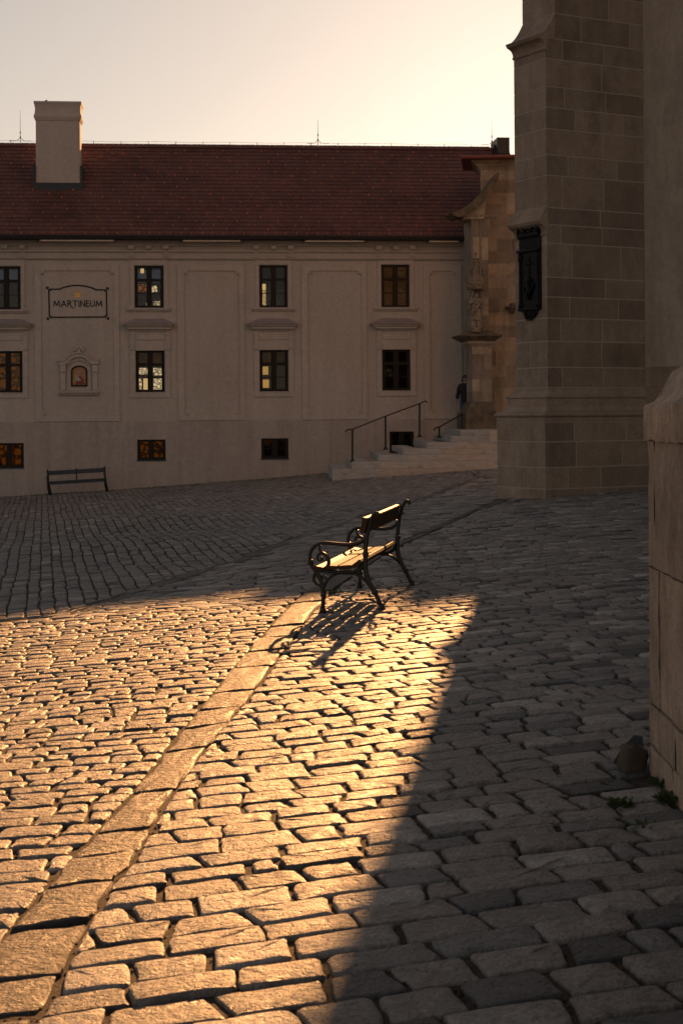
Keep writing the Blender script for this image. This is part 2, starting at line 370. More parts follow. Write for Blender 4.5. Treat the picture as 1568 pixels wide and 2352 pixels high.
# ------------------------------------------------------------------ ground sheet
def graded(a, b, c, d, step, n):
    """coarse a..b, fine b..c, coarse c..d"""
    xs = [a + (b - a) * (1 - (1 - i/n)**2.2) for i in range(n)]
    k = int((c - b) / step); xs += [b + (c - b) * i / k for i in range(k)]
    xs += [c + (d - c) * (i/n)**2.2 for i in range(n + 1)]
    return xs
gx = graded(-900, -14, 11, 900, 0.5, 14); gy = graded(-500, 1, 62, 1800, 0.5, 14)
mb = MB()
vv = [(x, y, G(x, y) - 0.016) for y in gy for x in gx]; nx = len(gx)
mb.add(vv, [(j*nx+i, j*nx+i+1, (j+1)*nx+i+1, (j+1)*nx+i) for j in range(len(gy)-1) for i in range(nx-1)])
ground = mb.build('ground', M['dirt'], smooth=True, fix=False); tag(ground, kind='structure')

# ------------------------------------------------------------------ setts
def sett(mb, q, tintv, near=2, depth=0.05, rr=R):
    """one worn stone from its four plan corners: rounded corners, uneven edges, low crown"""
    q = [Vector(p) for p in q]; c = sum(q, Vector((0, 0))) / 4
    zoff = rr.gauss(0, 0.0036); tx = rr.gauss(0, 0.008); ty = rr.gauss(0, 0.019); dome = rr.uniform(-0.001, 0.006)
    zoff = max(zoff, -0.005)
    out = []
    for i in range(4):
        p0, p, p1 = q[i-1], q[i], q[(i+1) % 4]
        r = rr.uniform(0.009, 0.027)
        a, d = (p0 - p), (p1 - p); la, ld = a.length, d.length
        r = min(r, la*0.3, ld*0.3)
        out.append(p + a/la*r); 
        if near == 2: out.append(p + (a/la + d/ld)*r*0.32)
        out.append(p + d/ld*r)
        if near and ld > 0.06:
            n = 2 if ld > 0.14 else 1
            nrm = Vector((-d.y, d.x))/ld
            for k in range(1, n+1): out.append(p + d*(k/(n+1)) + nrm*rr.gauss(0.0, 0.0045))
    n = len(out)
    ex = (q[1]-q[0] + q[2]-q[3]); ex = ex/max(ex.length, 1e-6); ey = Vector((-ex.y, ex.x))
    loc = [((p-c).dot(ex), (p-c).dot(ey)) for p in out]
    L = max(x for x, y in loc) - min(x for x, y in loc); W = max(y for x, y in loc) - min(y for x, y in loc)
    def P(x, y, z):
        X, Y = c.x + ex.x*x + ey.x*y, c.y + ex.y*x + ey.y*y
        return (X, Y, G(X, Y) + zoff + z + tx*x + ty*y)
    b = rr.uniform(0.005, 0.0125)
    def ring(ins, z, jz):
        kx, ky = 1 - 2*ins/L, 1 - 2*ins/W
        return [P(x*kx, y*ky, z + (rr.gauss(0, jz) if jz else 0)) for x, y in loc]
    rings = [ring(0, -depth, 0), ring(0.0008, -b*0.75, 0.0008), ring(b, -b*0.10, 0.0008)]
    if near == 2: rings.append([P(x*0.58, y*0.58, dome*0.7 + rr.gauss(0, 0.0018)) for x, y in loc])
    vs = [p for r_ in rings for p in r_] + [P(0, 0, dome)]
    fs = [(j*n+i, j*n+(i+1)%n, (j+1)*n+(i+1)%n, (j+1)*n+i) for j in range(len(rings)-1) for i in range(n)]
    k = len(rings)-1
    fs += [(k*n+i, k*n+(i+1)%n, len(vs)-1) for i in range(n)]
    mb.cur = tintv; mb.add(vs, fs)
def tint_value(rr=R):
    q = rr.random()
    if q < 0.05: return rr.uniform(0.0, 0.06)
    return min(max(rr.gauss(0.54, 0.27), 0.08), 1.0)

def pl(pts): return [ground_at(*p) for p in pts]
KR = pl([(90, 2330), (153.8, 2227), (210, 2093), (246, 2037), (295, 1986), (379, 1868), (405, 1788), (459, 1716), (538, 1650), (569, 1603), (605, 1557), (643, 1498), (682, 1455), (717, 1403), (748, 1361), (788, 1322), (870, 1276), (951, 1241), (1003, 1216), (1054, 1193), (1105, 1171), (1136, 1160)])
KL = pl([(-60, 2245), (0, 2165), (51, 2101), (105, 2042), (146, 1991), (190, 1940), (267, 1868), (308, 1813), (387, 1711), (446, 1650), (490, 1598), (513, 1557), (559, 1506), (595, 1470), (628, 1429), (660, 1396), (693, 1363), (724, 1341), (790, 1294), (900, 1251), (970, 1222), (1030, 1196), (1085, 1173), (1120, 1158)])
def xof(poly, y):
    if y <= poly[0].y:
        a, b = poly[0], poly[1]
    elif y >= poly[-1].y:
        a, b = poly[-2], poly[-1]
    else:
        for a, b in zip(poly, poly[1:]):
            if a.y <= y <= b.y: break
    if abs(b.y - a.y) < 1e-6: return a.x
    return a.x + (b.x - a.x) * (y - a.y) / (b.y - a.y)
for P_ in (KR, KL):
    P_.sort(key=lambda p: p.y)
def smooth_poly(poly, k=2):
    for _ in range(k):
        poly = [poly[0]] + [Vector(((a.x+2*b.x+c.x)/4, b.y, 0)) for a, b, c in zip(poly, poly[1:], poly[2:])] + [poly[-1]]
    return poly
KR = smooth_poly(KR); KL = smooth_poly(KL)
def xkr(y): return max(xof(KR, y), xof(KL, y) + 0.14)
def xkl(y): return xof(KL, y)
BU = pl([(-260, 1452), (0, 1424), (140, 1409), (329, 1350), (447, 1314), (588, 1267), (746, 1213), (823, 1185), (951, 1149), (1067, 1106), (1100, 1093)])
def yborder(x):
    for a, b in zip(BU, BU[1:]):
        if a.x <= x <= b.x: return a.y + (b.y - a.y)*(x - a.x)/(b.x - a.x)
    return BU[0].y if x < BU[0].x else 90.0
def pxy(p):
    """approximate photograph position of a paving point"""
    y = max(p[1], 0.3); return CX + FPX*p[0]/y, HY + FPX*(EYE - G(p[0], p[1]))/y
def in_view(x, y):
    if y < 3.6 or y > 59: return False
    px, py = pxy((x, y)); m = 260 + 500/y*3
    return -m < px < 1568 + m and py < 2352 + 520

# building footprints the paving stops at
BLD = Frame(-6.79, 57.0, 0.09)
CH = Frame(4.08, 31.85, 0.503)                       # church buttress corner
def blocked(x, y):
    if x > 1.455 and y < 7.75: return True             # low wall
    lx = CH.c*(x - CH.o.x) + CH.s*(y - CH.o.y); ly = -CH.s*(x - CH.o.x) + CH.c*(y - CH.o.y)
    if lx > -0.30 and -0.30 < ly < 1.4: return True
    if lx > 2.3 and ly < 2.6: return True
    if -BLD.s*(x - BLD.o.x) + BLD.c*(y - BLD.o.y) > -0.12: return True
    if y > 50.1 and x > -0.4 + (y - 50)*0.2: return True
    return False

setts = []      # (four plan corners, tint)
def hash01(a, b_): 
    x = math.sin(a*127.1 + b_*311.7)*43758.5453; return x - math.floor(x)
def lay(ang, v0, v1, pitch, length, u0, u1, inside, clamp, amp=0.007, bed=(0.004, 0.012), head=(0.010, 0.036), slant=0.010, seed=1, short=0.08, grow=0.0, tone=None):
    """courses along ang; shared wavy bed joints, broken head joints"""
    ca, sa = math.cos(ang), math.sin(ang); v = v0; row = 0
    def B(vn, r_, u):
        t = u/0.33; i = math.floor(t); f_ = t - i; f_ = f_*f_*(3-2*f_)
        return vn + amp*2*((hash01(i, r_*7.3+seed)*(1-f_) + hash01(i+1, r_*7.3+seed)*f_) - 0.5)
    while v < v1:
        gk = 1 + grow*min(max((10.5 - v)/5.0, 0), 1)
        W = R.uniform(*pitch)*gk; u = u0 + R.uniform(0, length[1]); s0 = R.gauss(0, slant)
        while u < u1:
            Ls = R.uniform(*length)*(1 + (gk - 1)*0.7)
            if R.random() < short: Ls *= R.uniform(0.5, 0.7)
            s1 = R.gauss(0, slant); gh = R.uniform(*head)/2; gb = R.uniform(*bed)/2
            mx, my = ca*(u+Ls/2) - sa*(v+W/2), sa*(u+Ls/2) + ca*(v+W/2)
            if in_view(mx, my):
                lc = [(u+s0*-1+gh, 0), (u+Ls-s1-gh, 0), (u+Ls+s1-gh, 1), (u+s0+gh, 1)]
                qd = []
                for uu, top in lc:
                    vv_ = B(v+W, row+1, uu) - gb if top else B(v, row, uu) + gb
                    qd.append((ca*uu - sa*vv_, sa*uu + ca*vv_))
                qd = [(min(x_, 1.452), y_) if (y_ < 7.8 and x_ - 1.452 < 0.22) else (x_, y_) for x_, y_ in qd]
                ins_ = [inside(*p) for p in qd]
                if any(ins_):
                    if not all(ins_): qd = [p if k_ else clamp(*p) for p, k_ in zip(qd, ins_)]
                    ar = abs(sum(qd[i][0]*qd[(i+1) % 4][1] - qd[(i+1) % 4][0]*qd[i][1] for i in range(4)))/2
                    sides = min(math.hypot(qd[i][0]-qd[(i+1) % 4][0], qd[i][1]-qd[(i+1) % 4][1]) for i in range(4))
                    if ar > 0.006 and sides > 0.03 and not any(blocked(*p) for p in qd): setts.append((qd, tone() if tone else tint_value()))
            u += Ls; s0 = s1
        v += W; row += 1
# zone A: right of the kerb, courses across the view
lay(math.atan(0.17), 2.6, 46, (0.150, 0.215), (0.185, 0.32), -8, 16, lambda x, y: x > xkr(y) + 0.012, lambda x, y: (xkr(y) + 0.012, y), grow=0.27)
# zone B and D: left of the kerb up to the border course
lay(math.atan(0.03), 3.0, 16.4, (0.135, 0.195), (0.15, 0.27), -9, 6, lambda x, y: x < xkl(y) - 0.012 and y < yborder(x) - 0.24, lambda x, y: (min(x, xkl(y) - 0.012), min(y, yborder(x) - 0.24)), seed=2, grow=0.22)
lay(math.atan(0.0), 16.42, 52, (0.17, 0.25), (0.22, 0.42), -9, 9, lambda x, y: x < xkl(y) - 0.012 and y < yborder(x) - 0.24, lambda x, y: (min(x, xkl(y) - 0.012), min(y, yborder(x) - 0.24)), seed=3, slant=0.05)
# zone C: courses running away from the viewer, close joints within a course, wide ones between
lay(math.atan(0.185) + math.pi/2, -16, 16, (0.150, 0.19), (0.17, 0.33), 6, 66, lambda x, y: y > yborder(x) + 0.012, lambda x, y: (x, max(y, yborder(x) + 0.012)), seed=4, amp=0.014, bed=(0.013, 0.030), head=(0.010, 0.028), slant=0.014, tone=lambda: min(max(R.gauss(0.42, 0.23), 0.07), 1.0))
def dist_key(s_):
    cx_ = sum(p[0] for p in s_[0])/4; cy_ = sum(p[1] for p in s_[0])/4; px, py = pxy((cx_, cy_))
    return cy_ + (0 if -40 < px < 1608 and py < 2390 else 100)
setts.sort(key=dist_key)
for s_ in setts[:300]:
    mb = MB(); sett(mb, s_[0], s_[1], 2)
    mb.build('sett', M['sett'], ground, smooth=True, tinted=True, fix=False)
mb = MB()
for s_ in setts[300:]:
    d = sum(p[1] for p in s_[0])/4
    sett(mb, s_[0], s_[1], 2 if d < 11 else (1 if d < 24 else 0))
o = mb.build('setts', M['sett'], ground, smooth=True, tinted=True, fix=False); tag(o, kind='stuff')
print('SETTS', len(setts), 'faces', len(mb.f))

# kerb slabs and the border course
def slab(name, quad, mat, parent, top=0.004, b=0.012):
    """long stone laid flush: quad of plan corners, chamfered, rough outline"""
    mbk = MB(); c = sum((Vector((q[0], q[1])) for q in quad), Vector((0, 0))) / 4
    n = []; seg = 4
    for i in range(4):
        a, d = Vector(quad[i][:2]), Vector(quad[(i+1) % 4][:2])
        for k in range(seg):
            p = a.lerp(d, k/seg)
            if k: p += Vector((R.gauss(0, 0.009), R.gauss(0, 0.007)))
            n.append(p)
    m = len(n); tilt = R.gauss(0, 0.012); zo = R.uniform(-0.009, 0.006)
    def ring(ins, z):
        out = []
        for p in n:
            q = p + (c - p).normalized()*ins
            out.append((q.x, q.y, G(q.x, q.y) + z + zo + tilt*(q.x - c.x) + (R.uniform(-0.004, 0.003) if z > -0.03 else 0)))
        return out
    mbk.cur = R.uniform(0.35, 0.6)
    vs_ = ring(0, -0.06) + ring(0.003, top - b) + ring(b*1.3, top) + ring(0.07, top + 0.003) + [(c.x, c.y, G(c.x, c.y) + top + zo + 0.004)]
    fs = [(j*m+i, j*m+(i+1) % m, (j+1)*m+(i+1) % m, (j+1)*m+i) for j in range(3) for i in range(m)] + [(3*m+i, 3*m+(i+1) % m, 4*m) for i in range(m)]
    mbk.add(vs_, fs)
    return mbk.build(name, mat, parent, smooth=True, tinted=True)
mb = MB()
ys = [3.4 + i*0.4 for i in range(72)]
vv = []
for y in ys: vv += [(xkl(y) - 0.02, y, G(xkl(y), y) - 0.012), (xkr(y) + 0.02, y, G(xkr(y), y) - 0.012)]
mb.add(vv, [(2*i, 2*i+1, 2*i+3, 2*i+2) for i in range(len(ys)-1)])
kerb = mb.build('kerb', M['dirt'], fix=False); tag(kerb, kind='structure')
y = 3.7
while y < 31.2:
    Ls = R.uniform(0.30, 0.62) if y < 7 else R.uniform(0.55, 1.15)
    if y > 17: Ls *= 1.2
    y1 = y + Ls - 0.018; sk = 0.05 + R.gauss(0, .02)
    j0, j1 = R.uniform(-.012, .008), R.uniform(-.008, .012)
    slab('kerb_stone', [(xkl(y) - j0, y + R.gauss(0, .01), 0), (xkr(y) + j1, y + sk + R.gauss(0, .012), 0), (xkr(y1) + j1 + R.gauss(0, .006), y1 + sk, 0), (xkl(y1) - j0 + R.gauss(0, .006), y1, 0)], M['kerb'], kerb)
    y += Ls
t = 2.02
while t < len(BU) - 2:
    i = int(t); f = t - i
    seg = (BU[i+1] - BU[i]); ln = seg.length
    dt = min(R.uniform(0.5, 0.9) / ln, 0.98*(1 - f) + 0.0001)
    a = BU[i].lerp(BU[i+1], f + 0.01); b = BU[i].lerp(BU[i+1], min(f + dt, 1.0))
    nrm = Vector((seg.y, -seg.x, 0)).normalized() * 0.22
    mid = (a + b)/2
    if in_view(mid.x, mid.y) and not blocked(mid.x, mid.y) and (b - a).length > 0.12:
        slab('border_stone', [a + nrm, b + nrm, b, a], M['kerb'], ground)
    t += dt
# ------------------------------------------------------------------ the long building across the square
bld = empty('office_building', BLD.o, BLD.a, 'long two storey cream building with red tiled roof across the square', 'building')
def fl(px, py, n=0.0): return BLD.loc(px, py, n)
def fx(px, py=800, n=0.0): return BLD.loc(px, py, n)[0]
def fz(py, px=500, n=0.0): return BLD.loc(px, py, n)[1]
def rect(x0, y0, x1, y1):
    a = fl((x0+x1)/2, y1); b = fl((x0+x1)/2, y0)
    return (fx(x0, (y0+y1)/2), fx(x1, (y0+y1)/2), a[1], b[1])
ZE = fz(546, 500, -0.5); ZR = fz(339, 565, 4.2)
SL = (ZR - ZE) / 4.7
def roof_z(y): return ZE + (y + 0.5) * SL
UL = -24.0; UR = fx(1162, 345, 4.2)
PL = fz(967, 500)                      # plinth line
upper = [rect(-18.6, 611.7, 48, 711), rect(309.4, 610.6, 376, 707.2), rect(595.8, 609.2, 660.2, 706.5), rect(875.5, 608.3, 940, 705.8)]
lower = [rect(-14.2, 806.5, 52.4, 901.7), rect(312, 805.4, 378.6, 900.6), rect(596.5, 804, 662, 899), rect(877.4, 802.8, 942.2, 897)]
cellar = [rect(-11, 1017.8, 55.7, 1073.8), rect(315.6, 1009.7, 380.8, 1056.2), rect(600, 1006.8, 662.4, 1052.6), rect(894, 991, 950, 1037)]
def wall_holes(mb, x0, x1, z0, z1, holes, y, depth):
    xs = sorted({x0, x1} | {h[i] for h in holes for i in (0, 1) if x0 < h[i] < x1})
    zs = sorted({z0, z1} | {h[i] for h in holes for i in (2, 3) if z0 < h[i] < z1})
    for a, b in zip(xs, xs[1:]):
        for c, d in zip(zs, zs[1:]):
            m, k = (a+b)/2, (c+d)/2
            if any(h[0] < m < h[1] and h[2] < k < h[3] for h in holes): continue
            mb.add([(a, y, c), (b, y, c), (b, y, d), (a, y, d)], [(0, 1, 2, 3)])
    for (a, b, c, d) in holes:
        if b < x0 or a > x1 or d < z0 or c > z1: continue
        mb.add([(a, y, c), (b, y, c), (b, y, d), (a, y, d), (a, y+depth, c), (b, y+depth, c), (b, y+depth, d), (a, y+depth, d)],
               [(0, 4, 5, 1), (1, 5, 6, 2), (2, 6, 7, 3), (3, 7, 4, 0)])
holes = upper + lower + cellar
mb = MB(); wall_holes(mb, UL, UR, PL, ZE + 0.12, holes, 0, 0.3)
mb.add([(UL, 0.01, -4), (UL, 9, -4), (UL, 9, ZE), (UL, 0.01, ZE)], [(0, 1, 2, 3)])
mb.add([(UR, 0.01, -4), (UR, 9, -4), (UR, 9, ZE), (UR, 4.2, ZR - .1), (UR, 0.01, ZE)], [(0, 1, 2, 3, 4)])
mb.add([(UL, 9, -4), (UR, 9, -4), (UR, 9, ZE), (UL, 9, ZE)], [(0, 1, 2, 3)])
mb.build('wall', M['plaster'], bld, fix=False)
mb = MB(); wall_holes(mb, UL, UR, -4, PL - 0.004, holes, -0.035, 0.33)
mb.add([(UL, -0.035, PL-0.004), (UR, -0.035, PL-0.004), (UR, -0.004, PL+0.02), (UL, -0.004, PL+0.02)], [(0, 1, 2, 3)])
mb.build('plinth', M['plinth'], bld, fix=False)

def window(r, kind, style, n_y=0.10):
    """kind: tall (two lights over a pair of sashes) or cellar; children: panes, sill, curtain, room"""
    x0, x1, z0, z1 = r; W, H = x1-x0, z1-z0; xm = (x0+x1)/2
    f = MB(); b = 0.075
    f.box(x0, x0+b, n_y, n_y+.07, z0, z1); f.box(x1-b, x1, n_y, n_y+.07, z0, z1)
    f.box(x0+b, x1-b, n_y+.001, n_y+.069, z1-b, z1); f.box(x0+b, x1-b, n_y+.001, n_y+.069, z0, z0+b*1.2)
    panes = []
    cl, cr = xm-0.062, xm+0.062
    f.box(cl, cr, n_y-.012, n_y+.068, z0+b*1.2, z1-b)
    if kind == 'tall':
        zt = z1 - H*0.335
        f.box(x0+b, cl, n_y-.008, n_y+.067, zt-.05, zt+.05); f.box(cr, x1-b, n_y-.008, n_y+.067, zt-.05, zt+.05)
        zb = z0 + (zt-.05 - z0 - b*1.2)*0.5 + b*1.2
        cuts = [(z0+b*1.2, zb-.012), (zb+.012, zt-.05), (zt+.05, z1-b)]
        bars = [zb]
    else:
        zb = (z0+z1)/2; cuts = [(z0+b*1.2, zb-.012), (zb+.012, z1-b)]; bars = [zb]
    for z in bars:
        f.box(x0+b, cl, n_y+.01, n_y+.05, z-.012, z+.012); f.box(cr, x1-b, n_y+.01, n_y+.05, z-.012, z+.012)
    s = 0.034    # sash frames inside
    for (a, c) in ((x0+b, cl), (cr, x1-b)):
        for (d, e) in cuts:
            f.box(a, a+s, n_y+.012, n_y+.055, d, e); f.box(c-s, c, n_y+.012, n_y+.055, d, e)
            panes.append((a+s, c-s, d, e))
    o = f.build('window', M['frame'], bld)
    for i, (a, c, d, e) in enumerate(panes):
        p = MB(); p.box(a-.004, c+.004, n_y+.030, n_y+.034, d-.004, e+.004)
        p.build('pane', M['amber'] if style.get('amber') and (kind == 'cellar' or d > z0 + H*0.6 or style['amber'] == 2) else M['glass'], o)
    rm = MB(); D = 2.4
    rm.add([(x0-.02, n_y+.18, z0-.02), (x1+.02, n_y+.18, z0-.02), (x1+.02, n_y+.18, z1+.02), (x0-.02, n_y+.18, z1+.02),
            (x0-.02, D, z0-.02), (x1+.02, D, z0-.02), (x1+.02, D, z1+.02), (x0-.02, D, z1+.02)],
           [(0, 1, 5, 4), (1, 2, 6, 5), (2, 3, 7, 6), (3, 0, 4, 7), (4, 5, 6, 7)])
    rm.build('room', M['room'], o, fix=False)
    if style.get('lace'):
        c = MB(); z2 = z0 + H*style['lace']; n = 24
        vs_ = []
        for i in range(n+1):
            x = x0+.04 + (W-.08)*i/n; y = n_y+.12 + 0.012*math.sin(i*1.9)
            vs_ += [(x, y, z0+.04), (x, y, z2)]
        c.add(vs_, [(2*i, 2*i+2, 2*i+3, 2*i+1) for i in range(n)])
        c.build('curtain', M['lace'], o, smooth=True, fix=False)
    for (name, mat, a, c, d, e, yy) in style.get('inside', []):
        g = MB(); g.box(x0+W*a, x0+W*c, n_y+yy, n_y+yy+.02, z0+H*d, z0+H*e); g.build(name, M[mat], o)
    if style.get('sill', True):
        g = MB()
        if kind == 'tall': g.box(x0-.03, x1+.03, -.045, .1, z0-.035, z0)
        else: g.box(x0-.02, x1+.02, -.07, .1, z0-.04, z0)
        g.build('sill', M['lead'] if kind != 'tall' else M['trim'], o)
    return o
S = [dict(lace=.62, sill=False, inside=[('sky_view', 'bluepane', .02, .98, .68, .98, .9)]),
     dict(lace=.40, sill=False, inside=[('sky_view', 'bluepane', .05, .97, .66, .97, .95), ('picture_light', 'orange', .07, .42, .42, .60, .6), ('ceiling_lamp', 'lamp', .19, .31, .86, .97, .5), ('garden_light', 'crackle', .56, .76, .42, .58, .8), ('garden_light', 'crackle', .62, .86, .04, .20, .7), ('garden_light', 'crackle', .37, .44, .05, .16, .7)]),
     dict(lace=.44, sill=False, inside=[('garden_light', 'lamp', .06, .26, .05, .60, .7)]),
     dict(lace=.44, sill=False, inside=[('ceiling_light', 'roomglow', .5, .95, .70, .97, .6)])]
for r, s in zip(upper, S): window(r, 'tall', s)
S = [dict(amber=2, inside=[('room_light', 'tawny', .0, 1.0, .05, .98, .8)]),
     dict(amber=1, inside=[('garden_light', 'crackle', .06, .42, .44, .60, .8), ('garden_light', 'crackle', .58, .92, .42, .60, .8), ('garden_light', 'crackle', .06, .18, .07, .36, .8), ('lantern', 'lamp', .24, .42, .06, .34, .6), ('garden_light', 'crackle', .58, .92, .07, .34, .8), ('room_light', 'roomglow', .04, .96, .66, .97, 1.2)]),
     dict(amber=1, inside=[('room_light', 'amberglow', .03, .34, .42, .62, .8), ('room_light', 'amberglow', .13, .36, .10, .30, .8), ('room_light', 'roomglow', .04, .5, .66, .97, 1.2)]),
     dict(amber=1, inside=[('room_light', 'roomglow', .1, .5, .38, .55, 1.2)])]
for r, s in zip(lower, S): window(r, 'tall', s)
S = [dict(amber=1, inside=[('room_light', 'tawny', .0, 1., .05, .97, .7)]), dict(amber=1, inside=[('room_light', 'tawny', .04, .96, .1, .9, .8)]), dict(amber=1, inside=[('room_light', 'roomglow', .04, .96, .5, .97, 1.4)]), dict(amber=1)]
for r, s in zip(cellar, S): window(r, 'cellar', s, 0.06)

# mouldings round the windows
for i, r in enumerate(upper):
    x0, x1, z0, z1 = r
    m = MB(); t = 0.145; e = 0.045; zt = fz(597.5, 500)
    m.box(x0-t, x0-.02, -e, .0, z0, zt); m.box(x1+.02, x1+t, -e, .0, z0, zt); m.box(x0-.02, x1+.02, -e, .0, z1+.02, zt-.001)
    m.build('window_surround', M['trim'], bld)
    m = MB()
    m.prism_x([(-.002, z0-.13), (-.05, z0-.13), (-.10, z0-.07), (-.12, z0-.06), (-.12, z0-.015), (-.002, z0+.01)], x0-.27, x1+.27)
    m.build('window_ledge', M['trim'], bld)
for i, r in enumerate(lower):
    x0, x1, z0, z1 = r; h = (upper[i][2] - .36)
    zA = fz(508.5/2.731+545.4, 340); zB = fz(545/2.731+545.4, 340); zC = fz(590/2.731+545.4, 340)
    m = MB(); t = .19; e = .045
    m.box(x0-t, x0-.015, -e, 0, z0-.19, z1+.001); m.box(x1+.015, x1+t, -e, 0, z0-.19, z1+.001); m.box(x0-.015, x1+.015, -e, 0, z0-.19, z0-.045)
    m.build('window_surround', M['trim'], bld)
    hd = MB()
    # sloping little roof over a stepped cornice
    a, b = x0-.42, x1+.36
    pr = [(-.0, zC-.02), (-.06, zC-.02), (-.10, zC+.03), (-.14, zC+.06), (-.20, zC+.08), (-.20, zC+.14), (-.27, zC+.17), (-.27, zB-.06), (-.33, zB-.03), (-.34, zB-.001), (0, zB-.001)]
    k = len(pr)
    vs_ = []
    for (y, z) in pr:
        ins = (.34 + y)
        vs_.append((a+ins, y, z))
    for (y, z) in pr: vs_.append((b-(.34+y), y, z))
    hd.add(vs_, [(j, j+k, j+k+1, j+1) for j in range(k-1)] + [tuple(range(k)), tuple(range(2*k-1, k-1, -1))])
    ho = hd.build('window_hood', M['trim'], bld)
    cv = MB(); cv.add([(a-.02, -.36, zB+.004), (b+.02, -.36, zB+.004), (b-.40, -.0, zA), (a+.40, -.0, zA), (a-.02, 0, zB+.004), (b+.02, 0, zB+.004)], [(0, 1, 2, 3), (0, 3, 4), (1, 5, 2)])
    cv.build('hood_cover', M['hoodmetal'], ho)
    m = MB()
    m.box(x0-t, x1+t, -.04, 0, z1+.004, zC-.02)
    for (c, d) in ((x0-t-.01, x0-.03), (x1+.03, x1+t+.01)):
        m.box(c, d, -.075, -.04, z1+.02, zC-.15)
        m.box(c+.045, d-.045, -.09, -.075, z1+.05, zC-.20)
    m.bbox(x0+.02, x1-.02, -.07, -.04, zC-.31, zC-.15, .012)
    m.build('hood_panel', M['trim'], ho)
    for xc in (x0-t+.075, x1+t-.075):
        m = MB(); m.lathe([(.085, 0), (.085, .02), (.06, .028), (.055, .02), (.03, .02), (.02, .03), (.001, .03)], n=14)
        m.v = [(xc+p[0], -.05-p[2], zC-.07+p[1]) for p in m.v]
        m.build('rosette', M['trim'], ho, smooth=True, sharp=40)
# long panels between the windows
pans = [(81, 274.6, 96, 263), (408.6, 562, 424, 550), (693, 842, 707, 831), (972.6, 1060, 986.5, 1046), (-300, -75, -280, -95)]
ztop, zit, zib = fz(609, 500), fz(622, 500), fz(953, 500)
for (o0, o1, i0, i1) in pans:
    a, b, c, d = fx(o0), fx(o1), fx(i0), fx(i1)
    m = MB(); y = -.05
    m.box(a, c, y, 0, PL+.021, ztop); m.box(d, b, y, 0, PL+.021, ztop); m.box(c, d, y, 0, zit, ztop); m.box(c, d, y, 0, PL+.021, zib)
    po = m.build('wall_panel', M['trim'], bld)
    m = MB(); m.box(c, d, -.003, 0.0, zib, zit); m.build('panel_field', M['plaster'], po)
    for xx in (c+.06, d-.06):
        for zz in (zib+.06, zit-.06):
            m = MB(); m.box(xx-.06, xx+.06, -.06, -.004, zz-.06, zz+.06)
            m2 = MB(); m2.lathe([(.045, 0), (.045, .012), (.03, .02), (.001, .022)], n=12)
            m.add([(xx+p[0], -.06-p[2], zz+p[1]) for p in m2.v], m2.f)
            m.build('corner_rosette', M['trim'], po)
# cornice, frieze, brackets
zc0, zc1, zf = fz(565.5, 500), fz(575, 500), fz(593, 500)
m = MB(); m.prism_x([(0, zc0), (-.10, zc0), (-.11, zc0+.03), (-.20, zc0+.10), (-.33, zc0+.14), (-.34, zc0+.18), (-.40, zc0+.22), (-.40, ZE-.02), (0, ZE-.02)], UL, UR+.02); m.build('cornice', M['trim'], bld)
m = MB(); m.prism_x([(0, zc1-.08), (-.06, zc1-.08), (-.09, zc1-.04), (-.09, zc1-.002), (0, zc1-.002)], UL, UR+.02); m.build('frieze_moulding', M['trim'], bld)
m = MB(); m.prism_x([(0, zf-.07), (-.07, zf-.06), (-.11, zf-.02), (-.11, zf+.0), (0, zf+.02)], UL, UR+.02); m.build('architrave_moulding', M['trim'], bld)
for px in [11.7, 52, 301.8, 341.6, 381.7, 588, 628.4, 667, 869, 907.6, 946.5]:
    x = fx(px, 570); m = MB()
    m.prism_x([(0, zc1-.02), (-.16, zc1+.01), (-.20, zc1+.05), (-.20, zc0-.004), (0, zc0-.004)], x-.10, x+.10)
    bo = m.build('cornice_bracket', M['trim'], bld)
    if px not in (11.7, 341.6, 628.4, 907.6):
        m = MB()
        for k in range(3): m.box(x-.09+.065*k, x-.04+.065*k, -.06, 0, zf+.022, zc1-.082)
        m.build('triglyph', M['trim'], bo)
# gutter and eave lamps
m = MB(); m.prism_x([(-.52, ZE-.10), (-.66, ZE-.06), (-.68, ZE+.05), (-.64, ZE+.07), (-.45, ZE+.06), (-.40, ZE-.03)], UL, UR); m.build('gutter', M['gutter'], bld)
for (a, b) in ((92, 262), (420, 552), (700, 836), (985, 1052)):
    xa, xb = fx(a, 551, -.5), fx(b, 551, -.5); z = fz(553, 500, -.5)
    m = MB(); m.bbox(xa, xb, -.56, -.46, z-.035, z+.02, .012); lo = m.build('eave_lamp', M['white'], bld)
    m = MB(); m.bbox(xa+(xb-xa)*.2, xb-(xb-xa)*.2, -.55, -.47, z+.021, z+.08, .01); m.build('lamp_driver', M['white'], lo)
    for x, s in ((xa, -1), (xb, 1)):
        m = MB(); m.tube([(x-s*.04, -.50, z+.0), (x+s*.09, -.5, z-.05), (x+s*.14, -.5, z+.03), (x+s*.02, -.45, z+.10)], .012, 6); m.build('bracket', M['gutter'], lo)
